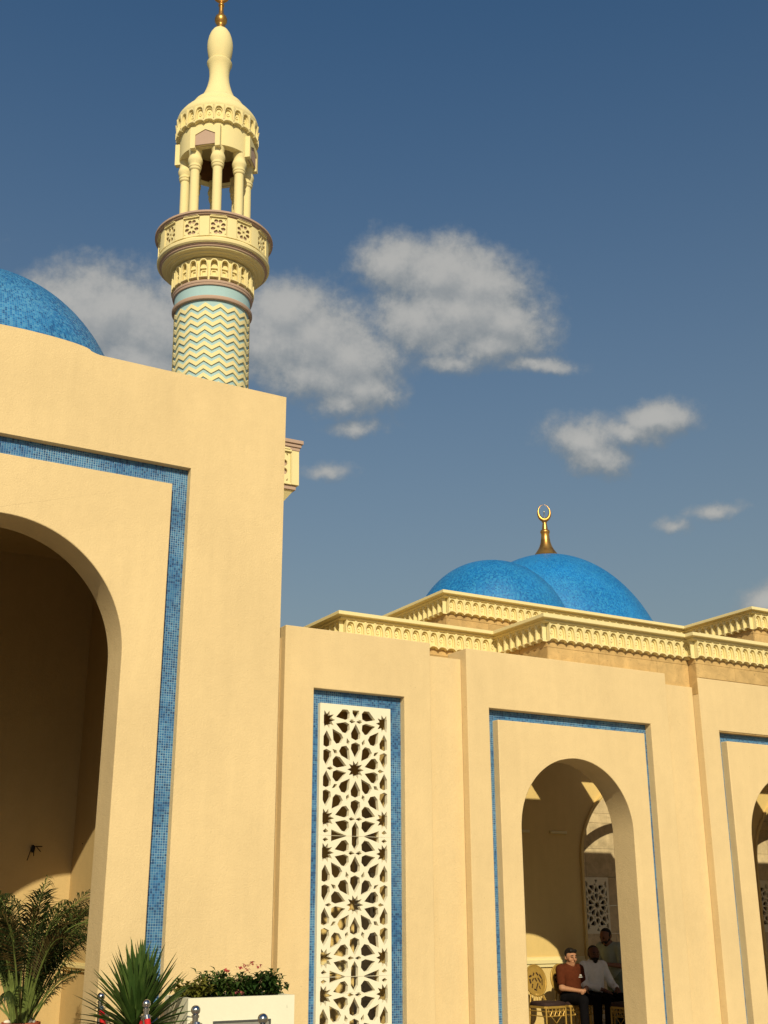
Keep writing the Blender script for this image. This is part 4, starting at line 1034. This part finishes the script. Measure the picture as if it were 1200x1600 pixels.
sit = dict(pelvis=(0, .02, .60), chest=(0, .03, .86), neck=(0, .02, 1.00), head=(0, -.015, 1.115), shL=(.165, .03, .945), shR=(-.165, .03, .945),
           hipL=(.085, 0, .555), hipR=(-.085, 0, .555), knL=(.13, -.42, .545), knR=(-.13, -.42, .545), anL=(.13, -.40, .09), anR=(-.12, -.42, .09), toeL=(.15, -.56, .045), toeR=(-.14, -.58, .045))
m1 = dict(sit, elL=(.225, -.06, .70), elR=(-.225, -.05, .70), wrL=(.075, -.235, .675), wrR=(-.055, -.24, .665))
P1, hp = person('seated man in a rust brown t-shirt and black trousers, hands joined in his lap', dict(loc=(11.74, 15.0, 0), J=m1, face=(-.12, -1), pitch=.12, skin=SKIN_A, shirt=SHIRT_RUST, trouser=TROUSER_BLACK, long=False,
    hdL=(-.85, -.45, -.05), hnL=(-.2, .2, 1), hdR=(.85, -.40, .02), hnR=(.2, .1, 1)))
pm = MB()
for (x, z, w, h_) in ((.075, .878, .020, .010), (.062, .864, .014, .008), (.085, .866, .014, .008), (.045, .846, .016, .009), (.066, .846, .012, .009), (.085, .846, .014, .009), (.104, .846, .010, .009)): pm.box(x-w/2, x+w/2, -.134, -.105, z-h_/2, z+h_/2)
pm.obj('shirt_print', PRINT, P1)
m2 = dict(sit, pelvis=(0, .02, .61), chest=(0, .02, .90), neck=(0, .005, 1.04), head=(-.01, -.03, 1.155), shL=(.18, .02, .985), shR=(-.18, .02, .985), elL=(.255, -.09, .735), elR=(-.25, -.08, .73), wrL=(.19, -.30, .665), wrR=(-.04, -.27, .66), knL=(.16, -.42, .55), knR=(-.10, -.44, .55))
person('seated bearded man in a white long sleeved shirt, hands on his thighs', dict(loc=(12.19, 15.02, 0), J=m2, face=(-.35, -1), pitch=.16, skin=SKIN_B, shirt=SHIRT_WHITE, trouser=TROUSER_BLACK, long=True, collar=True, beard=True, short=True,
    hdL=(-.35, -.75, -.35), hnL=(.1, -.3, 1), hdR=(.35, -.75, -.30), hnR=(-.1, -.3, 1)))
m3 = dict(pelvis=(0, .05, .90), chest=(0, -.03, 1.14), neck=(0, -.10, 1.30), head=(0, -.165, 1.395), shL=(.18, -.06, 1.24), shR=(-.18, -.06, 1.24), elL=(.22, -.07, .97), elR=(-.21, -.08, .96), wrL=(.12, -.30, 1.00), wrR=(-.09, -.31, 1.01),
          hipL=(.09, .06, .84), hipR=(-.09, .06, .84), knL=(.10, .0, .45), knR=(-.10, .06, .45), anL=(.10, .05, .09), anR=(-.10, .10, .09), toeL=(.12, -.10, .045), toeR=(-.12, -.05, .045))
person('standing man in a pale grey green shirt bending over something in his hands', dict(loc=(12.86, 15.35, 0), rotz=R(-78), J=m3, face=(0, -1), pitch=.45, skin=SKIN_C, shirt=SHIRT_GREEN, trouser=TROUSER_TEAL, long=False, short=True, beard=True,
    hdL=(-.5, -.8, .1), hnL=(.3, .2, 1), hdR=(.5, -.8, .1), hnR=(-.3, .2, 1)))
